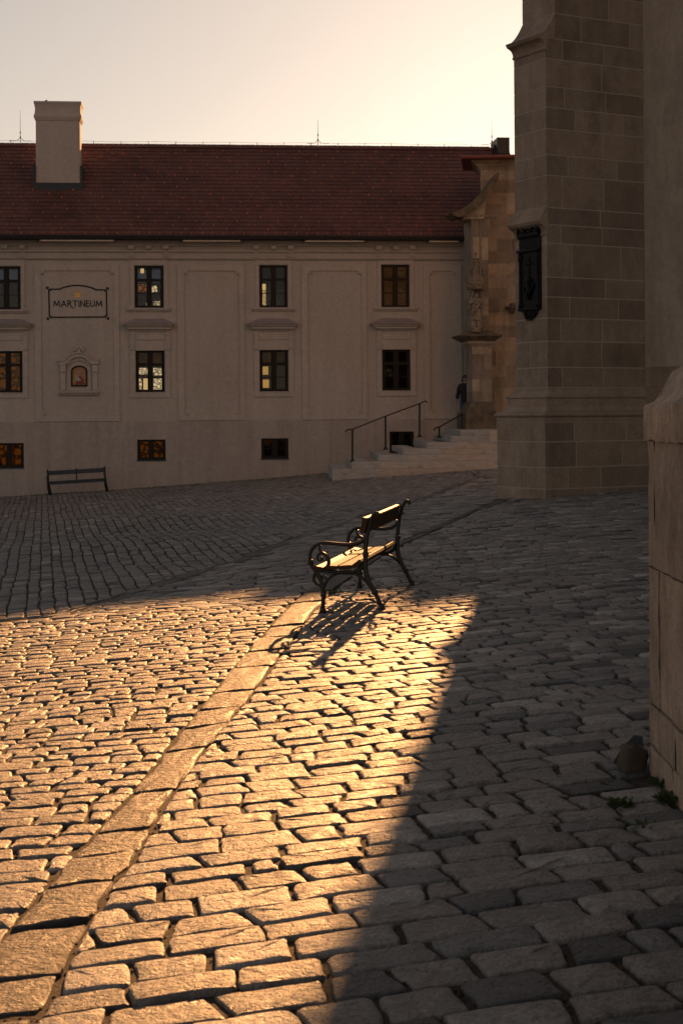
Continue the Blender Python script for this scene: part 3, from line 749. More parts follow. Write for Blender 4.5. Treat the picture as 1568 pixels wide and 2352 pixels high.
# roof: boarding, tiles, ridge
m = MB(); y0, y1 = -.56, 4.2; th = .05
m.add([(UL, y0, roof_z(y0)-th), (UR, y0, roof_z(y0)-th), (UR, y1, ZR-th), (UL, y1, ZR-th), (UR, 9, ZE-.1), (UL, 9, ZE-.1)], [(0, 1, 2, 3), (3, 2, 4, 5)])
roof = m.build('roof', M['tile'], bld, fix=False)
for f_ in (m,): pass
slope = math.atan(SL); cs, sn = math.cos(slope), math.sin(slope)
rowp, tw = 0.255, 0.185
nrow = int((y1 - y0) / cs / rowp)
tiles = []
for j in range(nrow + 1):
    s0 = j*rowp
    x = UL + 9.2 + (tw/2 if j % 2 else 0)
    while x < fx(1140, 400, 3):
        yb = y0 + s0*cs
        tiles.append((x + R.uniform(-.003, .003), s0 + R.uniform(-.006, .006), min(max(R.gauss(.5, .22), 0), 1)))
        x += tw
chx0, chx1 = fx(81.5, 400, 1.85), fx(186.5, 400, 1.85)
def tile(mb, x, s0, t):
    hw = tw/2 - .003; L = rowp*1.25; drop = .028
    def P(u, s, h):
        y = y0 + (s0+s)*cs; z = roof_z(y0) + (s0+s)*sn
        return (x+u, y - h*sn, z + h*cs)
    arc = [(-hw, .045), (-hw*.62, .012), (0, 0), (hw*.62, .012), (hw, .045)]
    top = [P(u, s, .030 - .030*s/L) for u, s in arc] + [P(hw, L, .0), P(-hw, L, .0)]
    bot = [P(u, s, .012 - .03*s/L) for u, s in arc]
    mb.cur = t
    mb.add(top + bot, [(0, 1, 2, 3, 4, 5, 6)] + [(7+i, 8+i, 1+i, i) for i in range(4)])
def hid(x, s0):
    y = y0 + s0*cs
    return chx0-.02 < x < chx1+.02 and 1.8 < y < 2.7
tiles = [t_ for t_ in tiles if not hid(t_[0], t_[1])]
tiles.sort(key=lambda t_: (BLD.world(t_[0], y0 + t_[1]*cs).length + (0 if fx(10, 440, 2) < t_[0] else 100)))
for t_ in tiles[:300]:
    m = MB(); tile(m, *t_); m.build('roof_tile', M['tile'], roof, tinted=True, fix=False)
m = MB()
for t_ in tiles[300:]: tile(m, *t_)
tag(m.build('roof_tiles', M['tile'], roof, tinted=True, fix=False), kind='stuff')
print('TILES', len(tiles))
m = MB()
for j in range(1, nrow, 1):
    x = UL + 9 + (j*0.618 % 1) * 1.6
    step = 1.45 if j > 1 else .37
    while x < fx(1060, 400, 2):
        s0 = j*rowp; y = y0 + s0*cs; z = roof_z(y0) + s0*sn
        if not hid(x, s0): m.box(x-.022, x+.022, y-.02, y+.02, z+.02, z+.095)
        x += step
tag(m.build('snow_guards', M['snow'], roof), kind='stuff')
for px in (85, 256, 495, 400, 706):
    pass
for px in (85, 259, 404, 545, 705, 990):
    x = fx(px, 357, 3.7); y = 3.72; z = roof_z(y)
    m = MB(); m.prism_x([(y-.06, z+.0), (y-.04, z+.09), (y+.16, z+.16)], x-.10, x+.10); m.build('roof_vent', M['tile'], roof)
x = UL + 9.2
while x < fx(1128, 345, 4.2):
    m = MB(); r0, r1 = .105, .125; n = 8
    vs_ = []
    for (xx, r_) in ((x, r1), (x+.40, r0)):
        for i in range(n+1):
            t = math.pi*i/n; vs_.append((xx, 4.2 - r_*1.1*math.cos(t), ZR - .035 + r_*math.sin(t) + R.uniform(-.002, .002)))
    m.add(vs_, [(i, n+1+i, n+2+i, i+1) for i in range(n)] + [tuple(range(n, -1, -1)), tuple(range(n+1, 2*n+2))])
    m.build('ridge_tile', M['tile'], roof, smooth=True, sharp=50); x += .40
m = MB(); xs = UL + 9.2
m.tube([(xs + i*.5, 4.2, ZR + .19 + .012*math.sin(i*1.1)) for i in range(int((fx(1120, 345, 4.2)-xs)/.5))], .005, 5)
x = xs + .3
while x < fx(1120, 345, 4.2): m.tube([(x, 4.2, ZR+.06), (x, 4.2, ZR+.21)], .010, 5); x += 1.03
m.build('lightning_wire', M['gutter'], roof)
for px, py in ((47, 253), (729.5, 274), (1128.5, 277)):
    x, zt = fl(px, py, 4.2); m = MB()
    m.tube([(x, 4.2, ZR+.1), (x, 4.2, zt)], [.012, .005], 6)
    m.tube([(x, 4.2, ZR+.28), (x, 4.2, ZR+.36)], .024, 6); m.tube([(x, 4.2, ZR+.46), (x, 4.2, ZR+.54)], .022, 6)
    m.tube([(x-.42, 4.2, ZR+.18), (x-.12, 4.2, ZR+.19), (x-.02, 4.2, ZR+.30)], .010, 5); m.tube([(x+.42, 4.2, ZR+.18), (x+.12, 4.2, ZR+.19), (x+.02, 4.2, ZR+.30)], .010, 5)
    m.build('lightning_rod', M['gutter'], roof)
# chimney
yc = 1.85; zt = fz(233, 130, yc); zl = fz(268, 130, yc); zn = fz(277, 130, yc); zb = fz(420, 130, yc); zbb = fz(437, 130, yc)
m = MB(); m.box(chx0+.03, chx1-.03, yc, yc+.85, zbb-.3, zn)
cho = m.build('chimney', M['plaster'], bld)
m = MB(); e = [(.0, zn), (.02, zn), (.065, zl-.03), (.065, zl+.03), (.03, zl+.12), (.02, zl+.28), (.05, zt-.10), (.065, zt-.08), (.065, zt), (-.3, zt+.001)]
xa, xb, ya, yb = chx0+.03, chx1-.03, yc, yc+.85
m.sweep(e, [(xa, yb, -1, 1), (xa, ya, -1, -1), (xb, ya, 1, -1), (xb, yb, 1, 1), (xa, yb, -1, 1)])
m.add([(xa, ya, zt-.05), (xb, ya, zt-.05), (xb, yb, zt-.05), (xa, yb, zt-.05)], [(0, 1, 2, 3)])
m.build('chimney_cap', M['plaster'], cho)
m = MB(); m.box(chx0-.0, chx1+.0, yc-.05, yc+.02, zbb-.12, zb); m.box(chx1-.029, chx1+.06, yc-.051, yc+.9, zbb-.1, zb+.62); m.box(chx0-.06, chx0+.029, yc-.051, yc+.9, zbb-.1, zb+.62); m.build('chimney_flashing', M['lead'], cho)
m = MB(); x = fx(107, 233, yc+.3); m.tube([(x, yc+.3, zt), (x, yc+.3, zt+.10)], .045, 8); m.build('flue_stub', M['gutter'], cho)
# dark metal-clad gable parapet at the far end of the ridge
m = MB(); xa, xb = fx(1130, 345, 4.2), UR + .03
m.prism_x([(-.5, ZE), (4.0, ZR+.12), (4.25, ZR+.20), (4.5, ZR+.12), (9, ZE+.2), (9, ZE-.1), (4.2, ZR-.15), (-.5, ZE-.25)], xa, xb); m.build('gable_parapet', M['lead'], bld)
m = MB(); m.box(xa+.08, xb-.02, 3.6, 5.0, ZR-.3, ZR+.37); m.build('parapet_head', M['lead'], bld)

# ------------------------------------------------------------------ painted sign and shrine on the facade
sx, sz = fl(178.5, 728); SY = -.012
sg = empty('wall_sign', BLD.world(sx, SY, sz), BLD.a, 'black outlined sign reading MARTINEUM with a gold crown on the facade', 'sign')
def sl(px, py): a = fl(px, py); return (a[0]-sx, a[1]-sz)
def stroke(mb, pts, wd, y=0.0, th=.006):
    for a, b in zip(pts, pts[1:]):
        d = Vector((b[0]-a[0], b[1]-a[1])); ln = d.length; d /= ln; nrm = Vector((-d.y, d.x))*wd/2; e = d*wd*.35
        a_, b_ = Vector(a)-e, Vector(b)+e
        mb.prism_y([tuple(a_-nrm), tuple(b_-nrm), tuple(b_+nrm), tuple(a_+nrm)], y-th, y+.004)
zx = lambda x, y: sl((150 + x/3.92)/1.7417, (1050 + y/3.92)/1.7417)
m = MB(); wd = .052
arc = [(350, 418)] + [(350 + 570*k/14, 418 - 62*math.sin(math.pi*k/14)**.8 + 8*k/14) for k in range(1, 14)] + [(920, 428)]
out = [(205, 420)] + arc + [(1068, 432), (1068, 450), (1085, 452), (1090, 835), (1070, 838), (1068, 856), (210, 860), (208, 845), (192, 842), (182, 432), (203, 435), (205, 420)]
stroke(m, [zx(*p) for p in out], wd); m.build('border', M['black'], sg)
for p in ((160, 397), (1104, 410), (169, 882), (1110, 878)):
    c = zx(*p); m = MB(); m.box(c[0]-.045, c[0]+.045, -.006, .004, c[1]-.045, c[1]+.045); m.build('corner_square', M['black'], sg)
a, b = zx(262, 690), zx(1014, 690); hgt = zx(640, 602)[1] - a[1]
LET = {'M': (1.18, [[(.0, 0), (.14, 1), (.59, .18), (1.04, 1), (1.18, 0)]]), 'A': (.95, [[(0, 0), (.475, 1), (.95, 0)], [(.2, .34), (.75, .34)]]),
       'R': (.72, [[(0, 0), (0, 1), (.34, 1), (.56, .9), (.6, .74), (.52, .56), (.34, .48), (0, .48)], [(.34, .48), (.62, .08), (.86, -.22), (1.12, -.27)]]), 'T': (.86, [[(0, 1), (.86, 1)], [(.43, 1), (.43, 0)]]),
       'I': (.0, [[(0, 0), (0, 1)]]), 'N': (.8, [[(0, 0), (0, 1), (.8, 0), (.8, 1)]]), 'E': (.52, [[(.52, 1), (0, 1), (0, 0), (.52, 0)], [(0, .52), (.46, .52)]]),
       'U': (.76, [[(0, 1), (0, .34), (.1, .1), (.38, 0), (.66, .1), (.76, .34), (.76, 1)]])}
word = 'MARTINEUM'; gapl = .34; tot = sum(LET[c][0] for c in word) + gapl*(len(word)-1); kx = (b[0]-a[0])/tot
m = MB(); xx = a[0]
for q, c in enumerate(word):
    for st_ in LET[c][1]: stroke(m, [(xx + p[0]*kx, a[1] + p[1]*hgt) for p in st_], hgt*.165, -.002 - .0004*q, .005)
    xx += (LET[c][0] + gapl)*kx
m.build('lettering', M['black'], sg)
m = MB()
cr = [(600, 520), (585, 470), (600, 462), (612, 500), (615, 460), (628, 500), (630, 440), (640, 440), (644, 500), (656, 460), (660, 500), (674, 462), (686, 470), (672, 520)]
m.prism_y([zx(*p) for p in cr][::-1], -.012, .003)
m.prism_y([zx(*p) for p in ((598, 524), (676, 524), (684, 548), (694, 558), (690, 562), (640, 548), (588, 562), (584, 558), (592, 546))][::-1], -.015, .003)
for p in ((585, 466), (612, 458), (635, 430), (658, 458), (686, 466)):
    c = zx(*p); m.lathe([(.001, -.02), (.018, 0), (.001, .02)], (c[0], -.006, c[1]), 8)
m.build('crown', M['gold'], sg)

hx, hz = fl(182, 905)
sh = empty('wall_shrine', BLD.world(hx, 0, hz), BLD.a, 'arched plaster wall shrine holding a small painted icon below the sign', 'shrine')
def hl(x, y): a = fl((150 + x/3.92)/1.7417, (1050 + y/3.92)/1.7417); return (a[0]-hx, a[1]-hz)
def band(mb, pts, inn, y0, y1):
    n = len(pts); 
    for i in range(n-1):
        q = [pts[i], pts[i+1], inn[i+1], inn[i]]; mb.prism_y(q, y0, y1)
def archpts(cx, cy, rx, ry, n=14): return [(cx - rx*math.cos(math.pi*k/n), cy - ry*math.sin(math.pi*k/n)) for k in range(n+1)]
m = MB(); A = archpts(657, 1610, 185, 130); m.prism_y([hl(*p) for p in [(472, 2010)] + A + [(842, 2010)]][::-1], -.04, 0); m.build('back_panel', M['trim'], sh)
m = MB()
o1 = [(345, 1545), (430, 1545)] + archpts(655, 1545, 200, 118, 12)[1:-1] + [(880, 1525), (965, 1530)]
i1 = [(350, 1610), (440, 1612)] + archpts(655, 1612, 178, 128, 12)[1:-1] + [(868, 1595), (962, 1595)]
band(m, [hl(*p) for p in o1], [hl(*p) for p in i1], -.14, 0)
o2 = [(340, 1530), (425, 1532)] + archpts(655, 1530, 208, 122, 12)[1:-1] + [(876, 1515), (970, 1518)]
band(m, [hl(*p) for p in o2], [hl(*p) for p in o1], -.19, 0)
m.build('arched_pediment', M['trim'], sh)
for xa, xb in ((372, 440), (870, 940)):
    m = MB(); a = hl(xa, 2010); b = hl(xb, 1605); m.box(a[0], b[0], -.09, 0, a[1], b[1]); c = hl(xa-8, 1720); m.bbox(c[0], b[0]+.02, -.13, -.0901, c[1], b[1]-.01, .012)
    m.build('pilaster', M['trim'], sh)
m = MB(); a = hl(350, 2080); b = hl(972, 2018)
m.prism_x([(0, a[1]), (-.10, a[1]), (-.13, a[1]+.05), (-.18, a[1]+.08), (-.18, b[1]), (0, b[1])], a[0], b[0]); m.build('sill', M['trim'], sh)
m = MB()
for k in range(5):
    t = math.pi*(.1 + .8*k/4); c = hl(655 - 62*math.cos(t), 1395 - 70*math.sin(t)); m.blob((c[0], -.12, c[1]), (.06, .06, .08), 8, 5)
c = hl(655, 1400); m.blob((c[0], -.13, c[1]), (.08, .07, .10), 8, 5); m.build('shell_crest', M['trim'], sh, smooth=True)
m = MB()
for k in range(11):
    t = math.pi*(.1 + .8*k/10); c = hl(657 - 160*math.cos(t), 1660 - 115*math.sin(t)); m.blob((c[0], -.055, c[1]), (.04, .03, .035), 6, 4)
m.build('garland', M['trim'], sh, smooth=True)
def icon_material():
    m_, nt, p = nodes('mosaic_picture'); L = nt.links
    co = N(nt, 'ShaderNodeTexCoord').outputs['Object']
    v = N(nt, 'ShaderNodeTexVoronoi'); v.inputs['Scale'].default_value = 30; L.new(co, v.inputs['Vector'])
    r = ramp(nt, [(0, (.25, .13, .035)), (.45, (.45, .25, .07)), (.8, (.22, .1, .04)), (1, (.5, .36, .16))]); L.new(v.outputs['Color'], r.inputs[0]); L.new(r.outputs[0], p.inputs['Base Color']); p.inputs['Roughness'].default_value = .5
    return m_
fr_o = [(532, 1945), (532, 1700)] + archpts(660, 1700, 128, 85)[1:-1] + [(788, 1700), (788, 1945)]
fr_i = [(556, 1920), (556, 1712)] + archpts(660, 1712, 104, 72)[1:-1] + [(764, 1712), (764, 1920)]
m = MB(); m.prism_y([hl(*p) for p in fr_i][::-1], -.055, -.041); ic = m.build('icon', icon_material(), sh)
blobs = [('robe', (.20, .045, .03), [(600, 1915), (612, 1830), (640, 1790), (690, 1790), (725, 1830), (755, 1915)]), ('veil', (.20, .20, .26), [(632, 1800), (628, 1730), (645, 1690), (672, 1680), (700, 1700), (712, 1770), (700, 1800), (688, 1750), (650, 1745)]),
         ('face', (.42, .22, .11), [(650, 1760), (648, 1715), (665, 1700), (683, 1715), (682, 1760), (667, 1775)]), ('child', (.34, .34, .36), [(600, 1850), (604, 1790), (625, 1775), (650, 1800), (690, 1850), (640, 1865)]), ('child_face', (.42, .23, .12), [(610, 1785), (610, 1752), (630, 1745), (645, 1760), (642, 1785), (625, 1795)])]
for k, (nm, c, pts) in enumerate(blobs):
    m = MB(); m.prism_y([hl(*p) for p in pts], -.058-.002*k, -.0551); m.build(nm, plain('icon_'+nm, c, .6), ic)
m = MB(); band(m, [hl(*p) for p in fr_o + [fr_o[0]]], [hl(*p) for p in fr_i + [fr_i[0]]], -.085, -.041); m.build('picture_frame', M['frame'], sh)
# ------------------------------------------------------------------ ashlar helpers
def block(mb, poly, z0, z1, j=.011):
    """one ashlar: plan polygon, joints left open all round"""
    mb.prism(poly, z0 + j, z1 - j)

# ------------------------------------------------------------------ church: buttress and nave wall
church = empty('church', (CH.o.x, CH.o.y, 0), CH.a, 'tall grey sandstone church buttress and rendered church wall at right', 'church')
BW, BL, PO = 1.09, 2.46, 0.28
def cz(full_y, px=1258): return at(px, full_y/1.7417, 31.85).z
zs = [cz(y) for y in (1551, 1469, 1364, 1272, 1187, 1107.7, 972, 897.8, 829, 700, 617.6, 513, 428, 343.7, 232.6, 150)]
zs.append(cz(48))
while zs[-1] < 16: zs.append(zs[-1] + R.uniform(.40, .55))
zp = [-1.0, cz(2003), cz(1954), cz(1868.6), cz(1766.6), cz(1689.5)]
ZB0, ZB1 = cz(1689.5), cz(1551)
Z_UP = cz(48)              # above this the shaft is narrower
ZOFF2 = cz(829); ZOFF1 = cz(40)
core = MB(); e = .004
core.prism([(e, e), (BL + .4, e), (BL + .4, BW + .3), (e, BW - e)], -1, cz(150))
core.prism([(.22 + e, e), (BL + .4, e), (BL + .4, BW + .3), (.22 + e, BW - e)], cz(150), zs[-1])
core.prism([(-PO + e, -PO + e), (BL + .02, -PO + e), (BL + .02, BW + PO - e), (-PO + e, BW + PO - e)], -1.2, ZB0)
cb = core.build('masonry_core', M['mortar'], church)
def course(z0, z1, off, x0, left_joints, right_joints, rlen):
    """one course wrapping the corner (x0 = set-back of the outer face)"""
    D = .13; j = .011
    xa = x0 - off; ya = -off; yb = BW + off
    ls = [0.0] + left_joints + [yb - ya]
    for a, b in zip(ls, ls[1:]):
        y0_, y1_ = ya + a + (j if a else 0), ya + b - (j if b < yb - ya else 0)
        poly = [(xa, y0_), (xa + D, y0_ + (D if a == 0 else 0)), (xa + D, y1_), (xa, y1_)]
        mb = MB(); mb.cur = R.uniform(.45, 1.0); block(mb, poly, z0, z1); mb.build('stone_block', M['church'], church, tinted=True)
    rs = [0.0] + right_joints + [rlen - xa]
    for a, b in zip(rs, rs[1:]):
        x0_, x1_ = xa + a + (j if a else 0), xa + b - j
        poly = [(x0_, ya), (x1_, ya), (x1_, ya + D), (x0_ + (D if a == 0 else 0), ya + D)]
        mb = MB(); mb.cur = R.uniform(.02, .62); block(mb, poly, z0, z1); mb.build('stone_block', M['church'], church, tinted=True)  # lower tint range than the outer face: shade painted into these stones
flip = False
for i, (a, b) in enumerate(zip(zs, zs[1:])):
    x0 = .22 if b > Z_UP - .05 else 0.0
    flip = not flip
    lj = [] if flip else [R.uniform(.38, .62)]
    k = R.uniform(-.1, .1)
    rj = [R.uniform(1.30, 1.5)] if (i % 3 == 1) else ([.42 + k, 1.45 + k] if flip else [.62 + k, 1.85 + k])
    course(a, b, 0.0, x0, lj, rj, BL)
for i, (a, b) in enumerate(zip(zp, zp[1:])):
    lj = [[.32, .95], [.78], [.6], [.70], [.55]][i % 5]; rj = [[.9, 1.9], [.95, 1.75], [.55, 1.35], [.75, 1.9], [.7, 2.0]][i % 5]
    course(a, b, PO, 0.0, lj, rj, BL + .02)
# base mouldings and the two weathered offsets
def Lpath(x0=0.0): return [(x0, BW, -1, 1), (x0, 0, -1, -1), (BL + .3, 0, 0, -1)]
h = ZB1 - ZB0
f = lambda k: ZB0 + h*k
prof = [(PO - .03, f(0.0)), (PO + .0, f(.005)), (PO - .0, f(.14)), (PO - .005, f(.145)), (PO + .035, f(.18)), (PO + .045, f(.22)), (PO + .03, f(.26)), (PO - .02, f(.285)), (PO - .09, f(.34)), (PO - .13, f(.42)), (PO - .14, f(.46)), (PO - .155, f(.46)),
        (PO - .155, f(.69)), (PO - .14, f(.70)), (PO - .125, f(.73)), (PO - .14, f(.76)), (PO - .19, f(.79)), (PO - .235, f(.86)), (.03, f(.93)), (.03, f(.97)), (.012, f(.98)), (-.02, f(1.0))]
segs = [0.0, .55, 1.09]; 
def moulding(mb, prof, pts): mb.sweep(prof, pts)
# cut the moulding into lengths so the joints show
mb = MB(); moulding(mb, prof, [(0, BW, -1, 1), (0, .50, -1, 0)]); mb.build('base_moulding', M['church'], church, fix=True)
mb = MB(); moulding(mb, prof, [(0, .49, -1, 0), (0, 0, -1, -1), (.55, 0, 0, -1)]); mb.build('base_moulding', M['church'], church)
xs_ = [.558, 1.10, 1.50, 2.05, BL + .35]
for a, b in zip(xs_, xs_[1:]):
    mb = MB(); moulding(mb, prof, [(a, 0, 0, -1), (b - .008, 0, 0, -1)]); mb.build('base_moulding', M['church'], church)
mb = MB(); pm = [(o_ - .005, z) for o_, z in prof]; moulding(mb, pm, [(0, BW, -1, 1), (0, 0, -1, -1), (BL + .3, 0, 0, -1)]); mb.build('moulding_joint', M['mortar'], church)
def offset_stone(zt, zl, proj, back, name, curve):
    """drip ledge across the outer face: slope or hollow top, lip, cavetto below"""
    pr = []
    n = 7
    for k in range(n + 1):
        t = k/n
        x = -proj + (proj + back)*t
        z = zl + (zt - zl)*(t**1.9 if curve else t)
        pr.append((x, z))
    pr = [(-proj + .015, zl - .05), (-proj - .005, zl - .02)] + pr
    under = [(max(back, .03), zl - .085), (.03, zl - .085), (.03, zl - .30), (-.02, zl - .30), (-.035, zl - .27), (-.015, zl - .24), (-.02, zl - .20), (-.05, zl - .14), (-.10, zl - .10), (-proj + .03, zl - .075)]
    poly = pr + under
    mb = MB(); mb.prism_y(poly, -.012, BW + .012); mb.build(name, M['church'], church, smooth=True, sharp=35)
offset_stone(cz(815), cz(880), .19, .02, 'drip_ledge', False)
offset_stone(cz(48), cz(138), .19, .225, 'weathering', True)
# rendered nave wall and body
EX = BL
mb = MB(); mb.box(EX, EX + 9, -30, 2.4, cz(1551) - .0, 27); nv = mb.build('rendered_wall', M['nave'], church)
mb = MB(); mb.box(EX - .035, EX - .001, -30, -.02, cz(1551), cz(1466)); mb.build('stone_band', M['church'], church)
mb = MB(); mb.box(EX - .10, EX + 8.9, -30, 2.3, -1.5, cz(1552)); mb.build('wall_base', M['church'], church)
mb = MB(); moulding(mb, [(o_*.55, z) for o_, z in prof], [(EX, -.0, -1, 0), (EX, -30, -1, 0)]); mb.build('base_moulding', M['church'], church)

# bronze plaque on the outer face
pq0 = CH.world(0, BW*.5, cz(1090)); 
plq = empty('bronze_plaque', pq0, CH.a - math.pi/2, 'black bronze memorial plaque with relief hanging on the church buttress', 'plaque')
# local x runs along the face (left to right as seen), z up, y into the wall
def bev(mb, x0, x1, z0, z1, y, t=.012): mb.bbox(x0, x1, -y, 0.0, z0, z1, t)
hw = .36; zt_, zb_ = .98, -.86
mb = MB(); bev(mb, -hw, hw, zb_ + .16, zt_ - .10, .045); mb.build('back_plate', M['bronze'], plq)
for (z0, z1, e_) in ((zt_ - .22, zt_ - .15, .04), (zt_ - .25, zt_ - .22, .02), (zt_ - .53, zt_ - .47, .05), (zb_ + .14, zb_ + .20, .03)):
    mb = MB(); bev(mb, -hw - e_*.6 + .02, hw + e_*.6 - .02, z0, z1, .06 + e_); mb.build('cornice', M['bronze'], plq)
for sgn in (-1, 1):
    mb = MB(); mb.lathe([(.045, zb_ + .2), (.05, zb_ + .26), (.036, zb_ + .3), (.032, .25), (.05, .30), (.055, .42), (.03, .44)], (sgn*(hw - .06), -.05, 0), 10); mb.build('column', M['bronze'], plq, smooth=True)
    mb = MB(); mb.tube([(sgn*.34, -.05, zt_ - .15), (sgn*.33, -.06, zt_ - .06), (sgn*.25, -.06, zt_), (sgn*.17, -.06, zt_ - .05), (sgn*.10, -.06, zt_ - .12)], [.05, .05, .05, .045, .04], 8); mb.build('crest_scroll', M['bronze'], plq, smooth=True)
mb = MB()
for k in range(22): mb.blob((-.30 + .6*k/21, -.055, zt_ - .10 + R.uniform(-.03, .05) + .05*math.cos((k-10.5)*.45)), (.05, .035, .05), 7, 4)
mb.build('crest', M['bronze'], plq, smooth=True)
mb = MB()
for k in range(5): bev(mb, -.27, .27, zt_ - .45 + .045*k, zt_ - .433 + .045*k, .053, .004)
mb.build('inscription', M['bronze'], plq)
mb = MB(); bev(mb, -.02, .02, -.05, .36, .07); bev(mb, -.13, .13, .20, .24, .0701); mb.build('cross_relief', M['bronze'], plq)
mb = MB(); mb.blob((0, -.07, -.12), (.10, .05, .07), 8, 5); mb.tube([(-.05, -.07, -.15), (-.17, -.07, -.32), (.02, -.07, -.36)], .025, 6); mb.tube([(.04, -.07, -.16), (.17, -.07, -.20), (.05, -.07, -.42)], .025, 6); mb.tube([(0, -.06, -.15), (0, -.07, -.5)], [.06, .04], 7); mb.build('figure_relief', M['bronze'], plq, smooth=True)
mb = MB(); mb.lathe([(.25, 0), (.27, .02), (.22, .04), (.001, .05)], n=20, sy=.6); mb.v = [(p[0], -p[2], zb_ + .14 + p[1]) for p in mb.v]; mb.build('pendant', M['bronze'], plq, smooth=True, sharp=40)
mb = MB()
for k in range(12): t = 2*math.pi*k/12; mb.blob((.16*math.cos(t), -.045, zb_ + .06 + .10*math.sin(t)), (.035, .02, .035), 6, 4)
mb.build('pendant_wreath', M['bronze'], plq, smooth=True)

# ------------------------------------------------------------------ chapel corner by the stairs
CP = Frame(at(1104, 600, 56.9).x, 56.9, -0.10)
chap = empty('side_chapel', (CP.o.x, CP.o.y, 0), CP.a, 'honey coloured stone chapel corner with curved buttress cap beside the stairs', 'chapel')
cl_ = lambda px, py, n=0.0: CP.loc(px, py, n)
ZT = cl_(1120, 390)[1]; ZEV = cl_(1120, 368)[1]
TER = at(1100, 988, 55.7).z           # terrace level
mb = MB(); mb.box(.008, 4.6, .008, 2.0, -1, ZT); mb.build('masonry_core', M['chapmortar'], chap)
z = TER - .02; k = 0
while z < ZT - .1:
    hgt = R.uniform(.34, .50); z1 = min(z + hgt, ZT)
    if ZT - z1 < .2: z1 = ZT
    x = R.uniform(-.5, 0); first = True
    while x < 2.6:
        Lb = R.uniform(.45, 1.0); x1 = x + Lb
        a = max(x, 0.0)
        if x1 > .12:
            mb = MB(); mb.cur = R.random(); mb.box(a + (.006 if a > 0 else -.004), x1 - .006, -.004 + R.uniform(-.004, .004), .10, z + .004, z1 - .004); mb.build('stone_block', M['chapel'], chap, tinted=True)
        x = x1
    z = z1
mb = MB(); mb.sweep([(0, ZT - .02), (.03, ZT), (.10, ZT + .10), (.16, ZT + .14), (.17, ZT + .18), (.30, ZT + .26), (.31, ZT + .30)], [(0, 2.0, -1, 0), (0, 0, -1, -1), (4.6, 0, 0, -1)]); mb.build('cornice', M['chapel'], chap)
mb = MB(); ze = ZT + .30
mb.add([(-.66, -.62, ze), (4.8, -.62, ze), (4.8, 2.1, ze), (-.66, 2.1, ze), (-.68, -.64, ze + .12), (4.8, -.64, ze + .12), (4.8, 2.1, ze + .30), (.3, 2.1, ze + .30)], [(0, 3, 2, 1), (0, 1, 5, 4), (4, 5, 6, 7), (3, 0, 4, 7), (1, 2, 6, 5), (2, 3, 7, 6)])
mb.build('eave', M['redmetal'], chap)
mb = MB(); mb.tube([(-.70, -.68, ze + .05), (4.8, -.68, ze + .05)], .06, 8); mb.build('gutter', M['redmetal'], chap, smooth=True)
# added building, unseen behind the buttress; its ridge shades paving right of the bench
hs = empty('shadow_house', (12.0, 96.0, -.8), .05, 'added tall building, unseen beyond the chapel, whose ridge cuts the sunlight by the bench', 'shadow_house')
hz_ = (100.0 - 14.4)*SUN_TAN*math.sqrt(1 + SUN_AZ**2) + .8
mb = MB(); mb.box(0, 14, 0, 8, -1, hz_ - 3.2); mb.build('wall', M['plaster'], hs)
mb = MB(); mb.prism_x([(-.5, hz_ - 3.5), (4.0, hz_), (8.5, hz_ - 3.5), (8.5, hz_ - 3.65), (4.0, hz_ - .15), (-.5, hz_ - 3.65)], -.25, 14.25); mb.build('roof', M['tile'], hs)
mb = MB(); mb.prism_x([(0.01, hz_ - 3.3), (4.0, hz_ - .2), (7.99, hz_ - 3.3)], .0, .3); mb.build('gable', M['plaster'], hs)
for fy in range(6):
    for fx_ in range(5):
        x_ = 1.2 + fx_*2.6; z_ = 1.6 + fy*3.1
        mb = MB(); mb.box(x_, x_ + 1.0, -.03, .05, z_, z_ + 1.6); wo_ = mb.build('window', M['frame'], hs)
        for q in (0, 1):
            mb = MB(); mb.box(x_ + .07 + q*.46, x_ + .47 + q*.46, -.036, -.031, z_ + .08, z_ + 1.52); mb.build('pane', M['glass'], wo_)
# corner buttress with a hollow curved cap
PF = Frame(at(1083, 800, 55.7).x, 55.7, 0.10)
but = empty('corner_buttress', (PF.o.x, PF.o.y, TER), PF.a, 'sooty stone corner buttress with plinth and ledge at the top of the steps', 'buttress')
def pz(py, px=1083): return at(px, py, 55.7).z - TER
def ashlar(parent, mat, x0, x1, y0, y1, z0, z1, hs, mats=None):
    """stack of courses; front (-y) and left (-x) faces"""
    mb = MB(); mb.box(x0 + .008, x1 - .008, y0 + .008, y1, z0, z1); mb.build('masonry_core', M['chapmortar'], parent)
    z = z0; fl_ = 0
    while z < z1 - .05:
        z2 = min(z + R.uniform(*hs), z1)
        if z1 - z2 < .18: z2 = z1
        cut = x0 + (x1 - x0)*R.uniform(.35, .65) if fl_ else None
        xs2 = [x0, cut, x1] if cut else [x0, x1]
        for a, b in zip(xs2, xs2[1:]):
            mb = MB(); mb.cur = R.random()
            if a == x0: mb.prism([(a, y0), (b - .004, y0), (b - .004, y0 + .1), (a + .1, y0 + .1)], z + .004, z2 - .004)
            else: mb.box(a + .004, b - .004, y0, y0 + .1, z + .004, z2 - .004)
            mb.build('stone_block', M[mat], parent, tinted=True)
        ym = y0 + (y1 - y0)*(.5 if fl_ else .62)
        for a, b in ((y0, ym), (ym, y1)):
            mb = MB(); mb.cur = R.random()*.6
            if a == y0: mb.prism([(x0, a), (x0 + .1, a + .1), (x0 + .1, b - .004), (x0, b - .004)], z + .004, z2 - .004)
            else: mb.box(x0, x0 + .1, a + .004, b, z + .004, z2 - .004)
            mb.build('stone_block', M[mat], parent, tinted=True)
        z = z2; fl_ = 1 - fl_
zb1, zb2, zl0, zl1, zu = pz(949), pz(940), pz(795), pz(763), pz(500)
